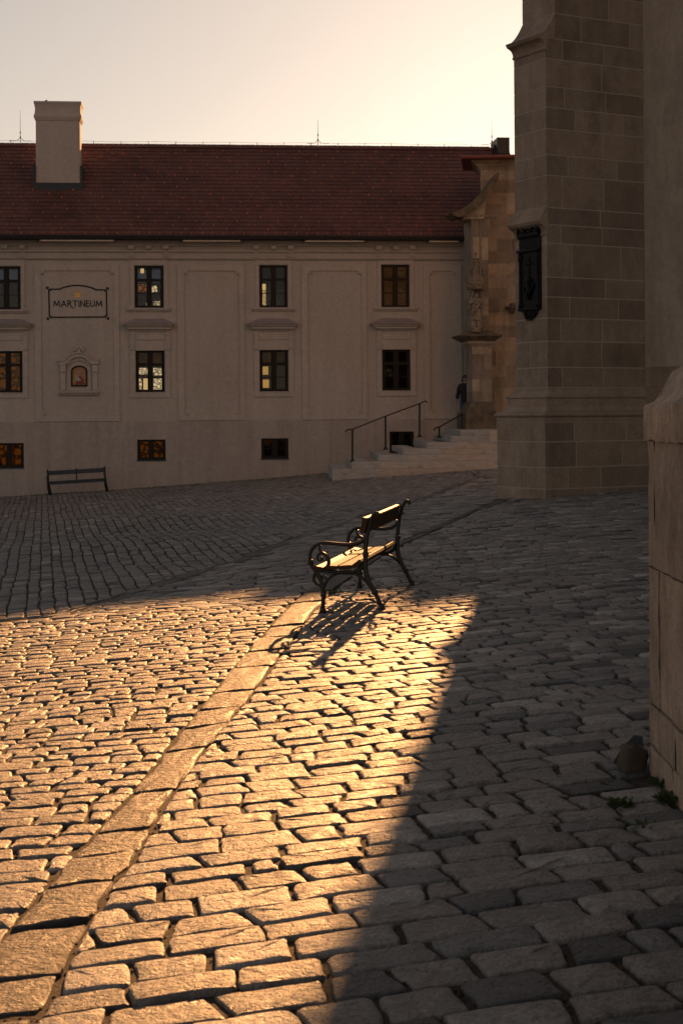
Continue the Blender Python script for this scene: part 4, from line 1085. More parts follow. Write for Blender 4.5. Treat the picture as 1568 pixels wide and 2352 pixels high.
mb = MB(); mb.box(-.28, .80, -.20, 1.5, -.3, zb1); mb.build('plinth', M['dirtystone'], but)
mb = MB(); mb.sweep([(.28, zb1 - .02), (.28, zb1 + .02), (.20, zb1 + .10), (.10, zb2 + .14), (.08, zb2 + .22), (.0, zb2 + .26)], [(0, 1.15, -1, 0), (0, 0, -1, -.72), (.72, 0, .3, -.72)]); mb.build('base_moulding', M['dirtystone'], but)
ashlar(but, 'chapel', 0.0, .70, 0.0, 1.1, zb2 + .2, zl0, (.36, .52))
mb = MB()
mb.sweep([(.0, zl0 - .0), (.05, zl0), (.07, zl0 + .05), (.14, zl0 + .08), (.14, zl0 + .16), (.18, zl0 + .18)], [(0, 1.2, -1, 0), (0, 0, -1, -1), (.72, 0, .4, -1)])
mb.build('ledge_moulding', M['chapel'], but)
zz = zl0 + .18
mb = MB(); mb.add([(-.18, -.18, zz), (.80, -.18, zz), (.80, 1.2, zz), (-.18, 1.2, zz), (-.52, -.42, zz + .16), (1.0, -.42, zz + .16), (1.0, 1.2, zz + .16), (-.52, 1.2, zz + .16), (-.5, -.40, zz + .20), (.98, -.40, zz + .20), (.98, 1.2, zz + .2), (-.5, 1.2, zz + .2), (.0, .0, zl1 + .05), (.6, .0, zl1 + .05), (.6, 1.2, zl1 + .05), (0, 1.2, zl1 + .05)],
                  [(0, 3, 2, 1)] + [(4*j + i, 4*j + (i+1) % 4, 4*j + 4 + (i+1) % 4, 4*j + 4 + i) for j in range(3) for i in range(4)] + [(12, 13, 14, 15)])
mb.build('ledge', M['dirtystone'], but)
ashlar(but, 'chapel', .06, .62, .12, 1.75, zl1, zu, (.5, .8))
for x in (.05, .34):
    mb = MB(); mb.tube([(x, .10, zl1 + .02), (x, .10, zu)], .035, 8); mb.build('shaft', M['carved'], but, smooth=True)
mb = MB(); mb.sweep([(0, zu - .02), (.05, zu + .02), (.07, zu + .08), (.04, zu + .12)], [(.06, 1.75, -1, 0), (.06, .12, -1, -1), (.9, .12, 0, -1)]); mb.build('cap_moulding', M['carved'], but)
# hollow cap: outline seen from the front, pushed back
capo = [(1034, 489), (1055, 482), (1075, 471), (1095, 455), (1115, 434), (1130, 414), (1145, 395)]
capi = [(1146, 402), (1137, 425), (1122, 450), (1103, 472), (1080, 488), (1062, 497), (1051, 499), (1040, 493)]
poly = [(PF.loc(px, py, -.2)[0], PF.loc(px, py, -.2)[1] - TER) for px, py in capo + capi]
mb = MB(); mb.prism_y(poly, -.25, 1.0); mb.build('curved_cap', M['dirtystone'], but, smooth=True, sharp=40)
body = [(PF.loc(px, py, .05)[0], PF.loc(px, py, .05)[1] - TER) for px, py in ((1063, 503), (1112, 503), (1116, 446), (1100, 463), (1082, 478), (1066, 488))]
mb = MB(); mb.prism_y(body, .06, .95); mb.build('cap_core', M['chapel'], but)
# carved canopy over the statue
can = empty('stone_canopy', PF.world(.13, -.16, pz(666) + TER), PF.a, 'tall carved gothic stone canopy with crockets above the statue', 'canopy')
H1 = pz(580) - pz(666)
mb = MB(); mb.lathe([(.24, 0), (.26, .03), (.245, .08), (.235, .45), (.20, .48)], n=8, a0=.39, a1=2*math.pi + .39); mb.build('tabernacle', M['carved'], can)
mb = MB(); mb.lathe([(.12, .4), (.115, .6), (.02, H1 - .08), (.05, H1 - .04), (.02, H1)], n=6); mb.build('spire', M['carved'], can)
for k in range(8):
    t = 2*math.pi*k/8 + .39; x, y = .245*math.cos(t), .245*math.sin(t)
    mb = MB(); mb.tube([(x, y, .05), (x, y, .62), (x, y, .78)], [.028, .024, .004], 5)
    mb.blob((x, y, .66), (.035, .035, .03), 6, 4); mb.build('pinnacle', M['carved'], can)
for k in range(6):
    for j in range(5):
        t = 2*math.pi*k/6; r_ = .115 - .085*(j + 1)/6; z_ = .6 + (H1 - .7)*(j + .6)/6
        mb = MB(); mb.blob((r_*math.cos(t)*1.25, r_*math.sin(t)*1.25, z_), (.028, .028, .03), 6, 4); mb.build('crocket', M['carved'], can, smooth=True)
mb = MB()
for k in range(8):
    t0, t1 = 2*math.pi*k/8 + .39, 2*math.pi*(k+1)/8 + .39
    a, b = Vector((.25*math.cos(t0), .25*math.sin(t0), 0)), Vector((.25*math.cos(t1), .25*math.sin(t1), 0)); mid = (a + b)/2*1.08
    mb.tube([a + Vector((0, 0, .02)), mid + Vector((0, 0, .22)), b + Vector((0, 0, .02))], .018, 5); mb.tube([a + Vector((0, 0, .22)), mid + Vector((0, 0, .02)), b + Vector((0, 0, .22))], .014, 5)
mb.build('tracery', M['carved'], can)
mb = MB(); mb.box(-.1, .3, .2, .34, -.0, .5); mb.build('backing', M['carved'], can)

def skin_body(name, joints, bones, mat, parent, sub=2, root=0):
    me = bpy.data.meshes.new(name); me.from_pydata([j[0] for j in joints], bones, [])
    o = bpy.data.objects.new(name, me); COL.objects.link(o)
    md = o.modifiers.new('skin', 'SKIN'); md.use_smooth_shade = True
    for v_, j in zip(me.skin_vertices[0].data, joints):
        r_ = j[1] if hasattr(j[1], '__len__') else (j[1], j[1]); v_.radius = r_
    me.skin_vertices[0].data[root].use_root = True
    ms = o.modifiers.new('sub', 'SUBSURF'); ms.levels = sub; ms.render_levels = sub
    dg = bpy.context.evaluated_depsgraph_get(); m2 = bpy.data.meshes.new_from_object(o.evaluated_get(dg))
    o.modifiers.clear(); o.data = m2; m2.materials.append(mat); bpy.data.meshes.remove(me)
    for p in m2.polygons: p.use_smooth = True
    o.parent = parent; return o
can.scale = (1.18, 1.18, 1.0)
# statue of a robed, bearded figure under the canopy
sth = pz(668) - pz(752)
stt = empty('statue', PF.world(.12, -.22, pz(757) + TER), PF.a, 'weathered stone statue of a robed bearded figure under the carved canopy', 'statue')
stt.scale = (1.35, 1.15, 1.0); k = sth/1.75
J = [((0, 0, .95), (.17, .13)), ((0, 0, 1.15), (.15, .12)), ((0, 0, 1.36), (.19, .12)), ((0, 0, 1.50), .06), ((0, -.02, 1.60), .085), ((0, -.02, 1.72), .08),
     ((.20, 0, 1.38), .075), ((.26, -.06, 1.12), .06), ((.12, -.20, 1.02), .05), ((-.20, 0, 1.38), .075), ((-.25, -.10, 1.18), .06), ((-.12, -.22, 1.32), .05),
     ((.09, 0, .5), (.13, .12)), ((.10, -.02, .08), (.10, .12)), ((-.09, .02, .5), (.13, .12)), ((-.10, 0, .08), (.09, .12)), ((.10, -.12, .05), .05), ((-.10, -.10, .05), .05)]
J = [(tuple(c*k for c in j[0]), tuple(r_*k for r_ in j[1]) if hasattr(j[1], '__len__') else j[1]*k) for j in J]
skin_body('body', J, [(0, 1), (1, 2), (2, 3), (3, 4), (4, 5), (2, 6), (6, 7), (7, 8), (2, 9), (9, 10), (10, 11), (0, 12), (12, 13), (0, 14), (14, 15), (13, 16), (15, 17)], M['carved'], stt)
mb = MB(); n = 22
vs_ = []
for (z_, r_) in ((.42, .20), (.7, .185), (.98, .165), (1.2, .16), (1.4, .17)):
    for i in range(n): t = 2*math.pi*i/n; q = r_*(1 + .10*math.sin(t*7 + z_*5)); vs_.append((q*1.05*math.cos(t)*k, q*.82*math.sin(t)*k, z_*k))
mb.add(vs_, [(j*n+i, j*n+(i+1) % n, (j+1)*n+(i+1) % n, (j+1)*n+i) for j in range(4) for i in range(n)]); mb.build('robe', M['carved'], stt, smooth=True)
mb = MB(); mb.tube([(.16*k, -.16*k, 1.32*k), (-.02*k, -.20*k, 1.0*k), (-.16*k, -.17*k, .62*k)], [.05*k, .06*k, .03*k], 7); mb.build('sash', M['carved'], stt, smooth=True)
mb = MB(); mb.blob((0, -.10*k, 1.56*k), (.05*k, .05*k, .09*k), 8, 5); mb.build('beard', M['carved'], stt, smooth=True)
mb = MB(); mb.tube([(-.28*k, -.05*k, 1.0*k), (-.10*k, -.02*k, 1.82*k)], .035*k, 6); mb.tube([(.28*k, -.05*k, 1.3*k), (.20*k, .02*k, 1.82*k)], .03*k, 6); mb.build('cross_beam', M['carved'], stt)
mb = MB(); mb.lathe([(.16*k, -.10), (.17*k, 0), (.12*k, .06)], n=10); mb.build('pedestal', M['carved'], stt)
# small dark bracket further along the chapel wall
bk = empty('wall_bracket', CP.world(CP.loc(1176, 709)[0], -.10, cl_(1176, 709)[1]), CP.a, 'small soot black stone bracket on the chapel wall behind the buttress', 'bracket')
mb = MB(); mb.lathe([(.05, -.18), (.14, -.06), (.26, .02), (.27, .06), (.05, .10)], n=10); mb.build('corbel', M['dirtystone'], bk)
mb = MB(); mb.lathe([(.12, .10), (.10, .16), (.02, .2)], n=8); mb.build('corbel_top', M['dirtystone'], bk)

# ------------------------------------------------------------------ stairs
ST = Frame(at(900, 1092, 50.0).x, 50.0, 0.03)
ste = [(763, 1093, 1078), (808, 1078, 1060), (867, 1060, 1046), (924, 1046, 1032), (980, 1032, 1018), (1018, 1018, 1003), (1046, 1003, 988)]
zst = [at(900, ste[0][1], 50).z - .35]
steps = empty('stone_steps', (ST.o.x, 50.0, zst[0]), ST.a, 'seven broad pale stone steps rising to the chapel door', 'steps')
y0s = 0.0
zprev = zst[0]
left_edges = [763, 810, 862, 925, 978, 1038, 1045]
tops = [1077, 1060, 1045, 1031, 1017, 1003, 989]
edge_x = [763, 808, 868, 925, 978, 1035, 1000]
stepinfo = []
for i in range(7):
    yy = i*.36
    wy = 50.0 + yy
    xl = ST.loc([763, 808, 868, 925, 979, 1030, 1000][i] if i < 5 else (1030 if i == 5 else 1000), tops[i], yy)[0]
    zt_ = ST.loc(950, tops[i], yy)[1]
    stepinfo.append((xl, yy, zt_))
# left ends step in with every riser; the top two run on as the terrace
LX = [ST.loc(p, t, i*.36)[0] for i, (p, t) in enumerate(zip([763, 808, 868, 925, 980, 1035, 1040], tops))]
prev = zst[0]
for i in range(7):
    yy = i*.36; zt_ = stepinfo[i][2]; xl = LX[i] if i < 6 else LX[5] + .35
    xr = 7.5
    so = MB(); so.box(xl + .06, xr, yy + .05, yy + 6.0 if i == 6 else yy + 2.0, prev - zst[0] - .2, zt_ - zst[0] - .004)
    stp = so.build('step', M['mortar'], steps)
    cuts = [xl, xl + R.uniform(.9, 1.5)]
    while cuts[-1] < 5: cuts.append(cuts[-1] + R.uniform(1.2, 2.2))
    for q, (a, b) in enumerate(zip(cuts, cuts[1:])):
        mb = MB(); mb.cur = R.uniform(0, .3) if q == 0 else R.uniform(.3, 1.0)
        r_ = .02; d_ = 5.8 if i == 6 else 1.0
        z0_, z1_ = prev - zst[0] + (.0 if i else -.3), zt_ - zst[0]
        pr = [(yy + .012, z0_), (yy, z0_ + .01), (yy, z1_ - r_), (yy + r_*.4, z1_ - r_*.3), (yy + r_, z1_), (yy + d_, z1_), (yy + d_, z0_)]
        mb.prism_x(pr, a + .003, b - .003); mb.build('step_stone', M['stair'], stp, tinted=True)
    # side return of the step towards the facade
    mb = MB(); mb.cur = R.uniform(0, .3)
    mb.box(xl + .001, xl + .5, yy + (5.85 if i == 6 else 1.005), yy + 5.9 if i < 6 else yy + 6.2, prev - zst[0] + (.0 if i else -.3), zt_ - zst[0]); mb.build('step_stone', M['stair'], stp, tinted=True)
    prev = zt_
def handrail(name, label, posts, rail, r_=.022, rp=.032):
    o = empty(name, posts[0][0], 0, label, 'handrail', 'iron handrails of the steps'); b0 = Vector(posts[0][0])
    for (b, t) in posts:
        mb = MB(); b_, t_ = Vector(b) - b0, Vector(t) - b0
        mb.tube([b_, t_], rp, 8); po_ = mb.build('post', M['paintiron'], o, smooth=True, sharp=40)
        mb = MB(); mb.lathe([(.09, 0), (.09, .02), (.05, .06), (.04, .10)], tuple(b_), 10); mb.build('base_flange', M['paintiron'], po_)
    mb = MB(); mb.tube([Vector(p) - b0 for p in rail], r_, 8); mb.build('rail', M['paintiron'], o, smooth=True)
def post(px, pb, pt, Y): return (at(px, pb, Y), at(px, pt, Y))
P3 = [post(809, 1061, 986, 50.9), post(885, 1033, 956, 51.6), post(963, 1004, 927, 52.3)]
handrail('handrail', 'long dark iron handrail with three posts on the near side of the steps', P3, [at(796, 993, 50.8), at(793.5, 990, 50.8), at(797, 987.5, 50.8), P3[0][1], P3[1][1], P3[2][1], at(976, 921, 52.4), at(980, 923, 52.4), at(980.5, 926, 52.4)])
P4 = [(at(1008, 1006, 55.2), at(1008, 981, 55.2)), (at(1060, 990, 55.6), at(1060, 952, 55.6))]
handrail('handrail', 'short dark iron handrail behind the steps, left of the corner buttress', P4, [at(998, 989, 55.1), at(996.5, 986, 55.1), at(999, 983, 55.1), P4[0][1], at(1047, 959, 55.5), at(1062, 951, 55.6)], .025)

# ------------------------------------------------------------------ person half hidden behind the buttress
PY = 57.05
pb = at(1064, 862, PY); ph = 1.76
per = empty('person', (at(1068, 900, PY).x, PY, pb.z - ph), math.radians(-25), 'person in dark jacket and jeans peering from behind the corner buttress', 'person')
J = [((0, 0, .95), (.15, .11)), ((0, 0, 1.15), (.14, .10)), ((0, 0, 1.38), (.17, .10)), ((0, 0, 1.50), .055), ((0, -.03, 1.58), .075), ((0, -.01, 1.68), .085), ((0, 0, 1.73), .06),
     ((.20, 0, 1.40), .07), ((.27, .02, 1.12), .055), ((.28, -.08, .90), .042), ((-.20, 0, 1.40), .07), ((-.27, .03, 1.13), .055), ((-.30, -.06, .90), .042),
     ((.09, 0, .88), .10), ((.10, -.02, .48), .07), ((.10, .02, .08), .05), ((.10, -.14, .04), .04), ((-.09, 0, .88), .10), ((-.10, -.04, .48), .07), ((-.11, .04, .08), .05), ((-.11, -.12, .04), .04)]
skin_body('body', J, [(0, 1), (1, 2), (2, 3), (3, 4), (4, 5), (5, 6), (2, 7), (7, 8), (8, 9), (2, 10), (10, 11), (11, 12), (0, 13), (13, 14), (14, 15), (15, 16), (0, 17), (17, 18), (18, 19), (19, 20)], M['skin'], per)
mb = MB(); n = 16; vs_ = []
for (z_, rx, ry) in ((.78, .19, .145), (.95, .185, .14), (1.15, .175, .13), (1.36, .215, .135), (1.44, .20, .125), (1.50, .10, .09)):
    for i in range(n): t = 2*math.pi*i/n; vs_.append((rx*math.cos(t), ry*math.sin(t), z_))
mb.add(vs_, [(j*n+i, j*n+(i+1) % n, (j+1)*n+(i+1) % n, (j+1)*n+i) for j in range(5) for i in range(n)]); 
for s_ in (-1, 1): mb.tube([(s_*.17, 0, 1.42), (s_*.235, .01, 1.30), (s_*.28, .03, 1.12), (s_*.30, -.055, .93)], [.085, .085, .075, .06], 9)
mb.build('jacket', M['coat'], per, smooth=True)
mb = MB()
for s_ in (-1, 1): mb.tube([(s_*.08, 0, .90), (s_*.095, -.02, .5), (s_*.10, .02, .10)], [.125, .095, .075], 9)
mb.build('jeans', M['jeans'], per, smooth=True)
for s_ in (-1, 1):
    mb = MB(); mb.blob((s_*.30, -.08, .86), (.035, .045, .05), 8, 5)
    for q in range(4): mb.tube([(s_*.30 + (.011*(q - 1.5)), -.095 - .004*q, .84), (s_*.30 + .013*(q - 1.5), -.11, .79), (s_*.30 + .012*(q - 1.5), -.10, .755 + .008*abs(q - 1.3))], .009, 6)
    mb.tube([(s_*.27, -.10, .87), (s_*.262, -.13, .83), (s_*.268, -.14, .80)], .010, 6)
    mb.build('hand', M['skin'], per, smooth=True)
mb = MB(); mb.blob((0, .025, 1.68), (.105, .115, .105), 12, 8)
for s_ in (-1, 1): mb.tube([(s_*.075, -.02, 1.70), (s_*.10, .0, 1.60), (s_*.095, .01, 1.47)], [.04, .045, .025], 7)
mb.tube([(0, .08, 1.68), (0, .10, 1.55), (0, .09, 1.45)], [.08, .09, .05], 8); mb.build('hair', M['hair'], per, smooth=True)
mb = MB(); mb.blob((0, -.105, 1.625), (.014, .022, .022), 6, 4); mb.build('nose', M['skin'], per, smooth=True)
mb = MB()
for s_ in (-1, 1): mb.blob((s_*.032, -.088, 1.65), (.014, .010, .007), 6, 4)
mb.build('eyes', M['hair'], per)
mb = MB(); mb.blob((0, -.09, 1.578), (.024, .01, .006), 6, 4); mb.build('mouth', plain('lips', (.28, .09, .07)), per)
mb = MB(); mb.lathe([(.07, 1.44), (.11, 1.45), (.115, 1.49), (.085, 1.52)], n=12, sy=.9); mb.build('scarf', M['scarf'], per, smooth=True)
# ------------------------------------------------------------------ low wall at the right edge
LWX, LWY = 1.462, 7.72
lw = empty('low_wall', (LWX, LWY, G(LWX, LWY)), 0, 'weathered buff stone boundary wall with rounded coping at the right edge', 'wall')
zc = at(1487, 1010, LWY).z - lw.location.z          # underside of the coping
mb = MB(); mb.box(.03, .52, -5.2, -.03, -.3, zc); mb.build('core', M['mortar'], lw)
def rough_block(name, x0, x1, y0, y1, z0, z1, t, amp=.006, n=6):
    """block whose left (-x) and far (+y) faces are uneven"""
    mb = MB(); mb.cur = t
    ny = max(2, int((y1 - y0)/.10)); nz = max(2, int((z1 - z0)/.10))
    def P(y, z, edge):
        return (x0 + (abs(R.gauss(0, amp)) if not edge else R.uniform(.006, .016)), y, z)
    g = [[P(y0 + (y1-y0)*i/ny, z0 + (z1-z0)*j/nz, i in (0, ny) or j in (0, nz)) for i in range(ny+1)] for j in range(nz+1)]
    vs_ = [p for r_ in g for p in r_]; k = ny+1
    fs = [(j*k+i, j*k+i+1, (j+1)*k+i+1, (j+1)*k+i) for j in range(nz) for i in range(ny)]
    b = len(vs_)
    # far face
    nx_ = 4
    h_ = []
    for j in range(nz+1):
        h_.append([g[j][ny]] + [(x0 + (x1-x0)*i/nx_, y1 - (abs(R.gauss(0, amp)) if 0 < j < nz else .012), z0 + (z1-z0)*j/nz) for i in range(1, nx_+1)])
    vs_ += [p for r_ in h_ for p in r_]; k2 = nx_+1
    fs += [(b+j*k2+i, b+j*k2+i+1, b+(j+1)*k2+i+1, b+(j+1)*k2+i) for j in range(nz) for i in range(nx_)]
    c = len(vs_); vs_ += [(x1, y0, z0), (x1, y0, z1), (x0+.012, y0, z0), (x0+.012, y0, z1), (x1, y1-.012, z1), (x1, y1-.012, z0), (x0+.012, y1-.012, z1), (x0+.012, y1-.012, z0)]
    fs += [(c, c+1, c+3, c+2), (c+3, c+1, c+4, c+6), (c+2, c+7, c+5, c)]
    mb.add(vs_, fs)
    return mb.build(name, M['wall'], lw, smooth=True, sharp=45, tinted=True)
# joints of the long face, far to near; heights above the wall's foot
H_ = zc
rows = [(-.25, .13, 0.0, [0, .55, 1.3, 2.3, 3.5]), (.13, .33, .0, [0, .22, .62, 1.5, 2.6]), (.33, .98, .0, [0, .24, .52, 1.2, 2.2]), (.98, H_, .0, [0, .16, 1.0, 2.0])]
for (z0, z1, off, ys_) in rows:
    ys_ = ys_ + [5.2]
    for a, b in zip(ys_, ys_[1:]):
        pr_ = R.uniform(-.006, .012) + (0.012 if z0 < .3 else 0)
        rough_block('stone_block', 0.0 - pr_ + (.015 if a > .2 and z0 > .9 else 0), .5, -b + .004, -a - .004, z0 + .005, z1 - .005, R.random(), .010 if a < .1 else .004)
# coping: lip, hollow and rounded back, in lengths
cp_ = [(-.012, 0), (-.018, .02), (-.016, .185), (-.01, .20), (.03, .215), (.065, .25), (.09, .31), (.125, .38), (.18, .425), (.25, .44), (.32, .425), (.38, .38), (.42, .31), (.45, .25), (.52, .2), (.53, .0)]
cp_ = [(x, zc + z*.85) for x, z in cp_]
ycuts = [0.02, -.62, -1.5, -2.5, -3.6, -5.2]
for a, b in zip(ycuts, ycuts[1:]):
    mb = MB(); mb.cur = R.random(); n = 9; k = len(cp_); vs_ = []
    for i in range(n+1):
        y = a - .006 + (b - a + .012)*i/n; e_ = 0.0
        for (x, z) in cp_: vs_.append((x + R.gauss(0, .003), y, z + R.gauss(0, .003)))
    mb.add(vs_, [(i*k+j, i*k+(j+1) % k, (i+1)*k+(j+1) % k, (i+1)*k+j) for i in range(n) for j in range(k)] + [tuple(range(k)), tuple(range((n+1)*k-1, n*k-1, -1))])
    mb.build('coping_stone', M['wall'], lw, smooth=True, sharp=50, tinted=True)

def lump(name, c, r, mat, label, cat, seed, sq=.7, rot=0.0):
    rr = random.Random(seed); mb = MB(); n, m_ = 14, 9; vs_ = []
    for j in range(m_+1):
        t = math.pi*j/m_
        for i in range(n):
            a = 2*math.pi*i/n
            f_ = lambda q: math.copysign(abs(q)**sq, q)
            q = 1 + rr.gauss(0, .03) + .04*math.sin(3*a + 5*t)
            x, y, z = f_(math.sin(t)*math.cos(a))*r[0]*q, f_(math.sin(t)*math.sin(a))*r[1]*q, -f_(math.cos(t))*r[2]*q
            vs_.append((x*math.cos(rot) - y*math.sin(rot), x*math.sin(rot) + y*math.cos(rot), z + r[2]))
    mb.add(vs_, [(j*n+i, j*n+(i+1) % n, (j+1)*n+(i+1) % n, (j+1)*n+i) for j in range(m_) for i in range(n)])
    o = mb.build(name, mat, None, smooth=True); o.location = c; return tag(o, label, cat)
g = ground_at(1452, 1776)
lump('loose_boulder', (1.372, g.y + .05, G(1.37, g.y) - .02), (.060, .055, .072), M['cobble'], 'brown block of stone leaning against the foot of the low wall', 'stone', 3, .42, .3).rotation_euler = (0, math.radians(9), 0)
mb = MB()
sp = [(.08, 0), (.21, .0), (.235, .08), (.23, .135), (.19, .14), (.13, .08)]
mb.prism_y(sp, -.012, .014)
sl_ = mb.build('slate_slab', M['slate'], None); sl_.location = (1.235, LWY + .20, G(1.3, LWY) + .0); sl_.rotation_euler = (math.radians(-12), 0, math.radians(-6))
tag(sl_, 'broken dark slate slab leaning on the low wall behind the brown stone', 'slab')

# ------------------------------------------------------------------ cast iron bench in the middle of the square
bf = ground_at(877, 1401)                       # rear foot of the near end
BA = math.atan(0.183)                           # long axis leans to the right of the view
def bench_frame_pts(pts, G0=1290.0):
    """photo tracing of the near end (zoomed pixels) to metres: forward of the rear foot, height"""
    out = []
    for x, y in pts:
        p = (990 - x)/1120.0
        out.append((p, (G0 + (990 - x)*.055 - y)/1120.0))
    return out
bench = empty('park_bench', bf, -BA, 'black cast iron park bench with worn wooden slats in the low sun', 'bench')
bench.rotation_euler = (0, math.radians(-3.3), -BA)
# local: x to the rear (right of the picture), y along the bench (away), z up
def spline(pts, k=4):
    out = []
    n = len(pts)
    for i in range(n-1):
        p0, p1, p2, p3 = pts[max(i-1, 0)], pts[i], pts[i+1], pts[min(i+2, n-1)]
        for j in range(k):
            t = j/k
            out.append(tuple(.5*((2*b) + (-a+c)*t + (2*a-5*b+4*c-d)*t*t + (-a+3*b-3*c+d)*t**3) for a, b, c, d in zip(p0, p1, p2, p3)))
    out.append(pts[-1]); return out
PARTS = [
 ('rear_post', [(990, 1270), (972, 1220), (925, 1105), (880, 1020), (852, 930), (843, 830), (850, 730), (862, 620), (885, 500), (912, 410), (935, 345), (962, 295), (992, 272), (1017, 285), (1020, 303), (1010, 308)], [.021, .021, .022, .024, .025, .024, .022, .021, .020, .019, .018, .018, .018, .018, .016, .012]),
 ('armrest', [(872, 505), (845, 552), (790, 588), (700, 606), (600, 604), (500, 594), (400, 590), (335, 612), (285, 655), (258, 718), (258, 790), (278, 840), (312, 895), (342, 950), (362, 1010), (370, 1060)], [.017, .018, .019, .019, .018, .018, .018, .018, .018, .018, .020, .020, .021, .021, .021, .022]),
 ('front_leg', [(370, 1050), (373, 1130), (366, 1230), (358, 1310)], [.024, .021, .019, .020]),
 ('arm_scroll', [(378, 612), (366, 655), (388, 692), (432, 722), (456, 778), (442, 832), (400, 860), (345, 862), (290, 835)], [.010, .013, .016, .018, .019, .018, .016, .015, .013]),
 ('inner_scroll', [(388, 692), (352, 712), (338, 748), (354, 778), (382, 770), (382, 750)], [.012, .014, .013, .012, .012, .015]),
 ('seat_rail', [(312, 882), (400, 886), (520, 896), (650, 896), (740, 886), (800, 850), (838, 795)], [.016, .018, .018, .018, .018, .018, .018]),
 ('lower_scroll', [(322, 892), (288, 935), (284, 985), (316, 1028), (358, 1040)], [.014, .016, .016, .015, .013]),
 ('front_curl', [(374, 1055), (412, 1005), (418, 962), (396, 942), (376, 956), (384, 986)], [.015, .015, .014, .013, .012, .014]),
 ('brace', [(378, 1075), (405, 1020), (455, 958), (530, 914), (620, 908), (710, 914), (780, 940), (835, 985), (868, 1030)], [.014, .014, .013, .012, .012, .012, .013, .014, .014])]
BLEN = 2.05
def end_frame(y):
    eo = None
    for nm, pts, rd in PARTS:
        q = bench_frame_pts(pts); sp_ = spline([(-p, y, h_) for p, h_ in q]); 
        rr_ = []
        for i in range(len(rd)-1):
            for j in range(4): rr_.append(rd[i] + (rd[i+1]-rd[i])*j/4)
        rr_.append(rd[-1])
        mb = MB(); mb.tube(sp_, rr_, 8)
        o = mb.build('end_frame' if eo is None else nm, M['iron'], bench if eo is None else eo, smooth=True, sharp=50)
        if eo is None: eo = o
    # collars and feet
    for (x, y_) in ((925, 1105), (855, 710), (258, 792), (374, 1135)):
        p, h_ = bench_frame_pts([(x, y_)])[0]; mb = MB()
        mb.lathe([(.022, -.022), (.031, -.016), (.026, -.006), (.033, .002), (.026, .010), (.030, .018), (.021, .024)], (-p, y, h_), 10); mb.build('collar', M['iron'], eo, smooth=True)
    for (x, y_) in ((990, 1285), (358, 1322)):
        p, h_ = bench_frame_pts([(x, y_)])[0]; mb = MB()
        mb.lathe([(.055, -.02), (.055, -.004), (.040, .004), (.028, .022), (.024, .045), (.030, .052), (.022, .06)], (-p, y, h_), 14); mb.build('foot', M['iron'], eo, smooth=True, sharp=40)
    p, h_ = bench_frame_pts([(382, 755)])[0]; mb = MB(); mb.blob((-p, y, h_), (.017, .014, .017), 8, 6); mb.build('scroll_end', M['iron'], eo, smooth=True)
end_frame(0.0); end_frame(BLEN)
def slat(name, c, wx, th, ang, y0, y1):
    """plank of width wx (fore and aft), thickness th, pitched by ang"""
    mb = MB(); ca, sa = math.cos(ang), math.sin(ang); b = .006
    pr = [(-wx/2+b, -th/2), (wx/2-b, -th/2), (wx/2, -th/2+b), (wx/2, th/2-b), (wx/2-b, th/2), (-wx/2+b, th/2), (-wx/2, th/2-b), (-wx/2, -th/2+b)]
    q = [(c[0] + x*ca - z*sa, c[1] + x*sa + z*ca) for x, z in pr]
    n = 8; k = 8; vs_ = []
    for i in range(n+1):
        y = y0 + (y1-y0)*i/n; s_ = -.004*math.sin(math.pi*i/n)
        vs_ += [(x, y, z + s_) for x, z in q]
    mb.add(vs_, [(i*k+j, i*k+(j+1) % k, (i+1)*k+(j+1) % k, (i+1)*k+j) for i in range(n) for j in range(k)] + [tuple(range(k)), tuple(range((n+1)*k-1, n*k-1, -1))])
    return mb.build(name, M['wood'], bench)
sy0, sy1 = -.035, BLEN + .035
slat('seat_slat', (-.565, .418), .075, .036, math.radians(-14), sy0, sy1)
slat('seat_slat', (-.455, .420), .105, .038, math.radians(-2), sy0, sy1)
slat('seat_slat', (-.325, .418), .120, .038, math.radians(2), sy0, sy1)
slat('seat_slat', (-.205, .445), .100, .038, math.radians(36), sy0, sy1)
slat('backrest', (-.118, .80), .045, .150, math.radians(-13), sy0, sy1)
for yb_ in (-.0, BLEN):
    for (x, z) in ((-.075, .85), (-.055, .775)):
        mb = MB(); mb.tube([(x-.01, yb_, z), (x+.028, yb_, z+.006)], .008, 6); mb.build('bolt', M['iron'], bench)

# ------------------------------------------------------------------ dark bench against the facade
fb0 = at(115, 1134, 55.5); fb1 = at(246, 1124, 55.75)
fa, fb_ = ground_at(118, 1136), ground_at(246, 1127)
lx_ = (at(113, 1100, 55.4), at(243, 1090, 55.5))
L2 = (Vector((lx_[1].x - lx_[0].x, lx_[1].y - lx_[0].y))).length
zA_, zB_ = G(lx_[0].x, lx_[0].y), G(lx_[1].x, lx_[1].y)
b2 = empty('park_bench', (lx_[0].x, lx_[0].y, zA_), BLD.a, 'dark blue slatted bench standing against the facade below the sign', 'bench')
b2.rotation_euler = (0, -math.atan2(zB_ - zA_, L2), BLD.a)
for i, x in enumerate((0.0, L2/2, L2)):
    mb = MB()
    mb.tube([(x + .05, -.30, 0), (x + .0, -.22, .25), (x + .02, -.30, .42), (x, -.30, .62), (x, -.20, .64), (x, .06, .60)], .034, 7) if i != 1 else mb.tube([(x, -.25, .40), (x, -.2, .36), (x, .0, .38)], .022, 7)
    mb.tube([(x + .06, .10, 0), (x + .02, .0, .30), (x, .03, .50), (x - .01, .10, .86)], .034, 7) if i != 1 else mb.tube([(x, .0, .36), (x, .03, .55), (x, .10, .86)], .024, 7)
    mb.tube([(x, -.28, .40), (x, .02, .38)], .02, 7)
    mb.build('end_frame' if i != 1 else 'middle_frame', M['paintiron'], b2, smooth=True)
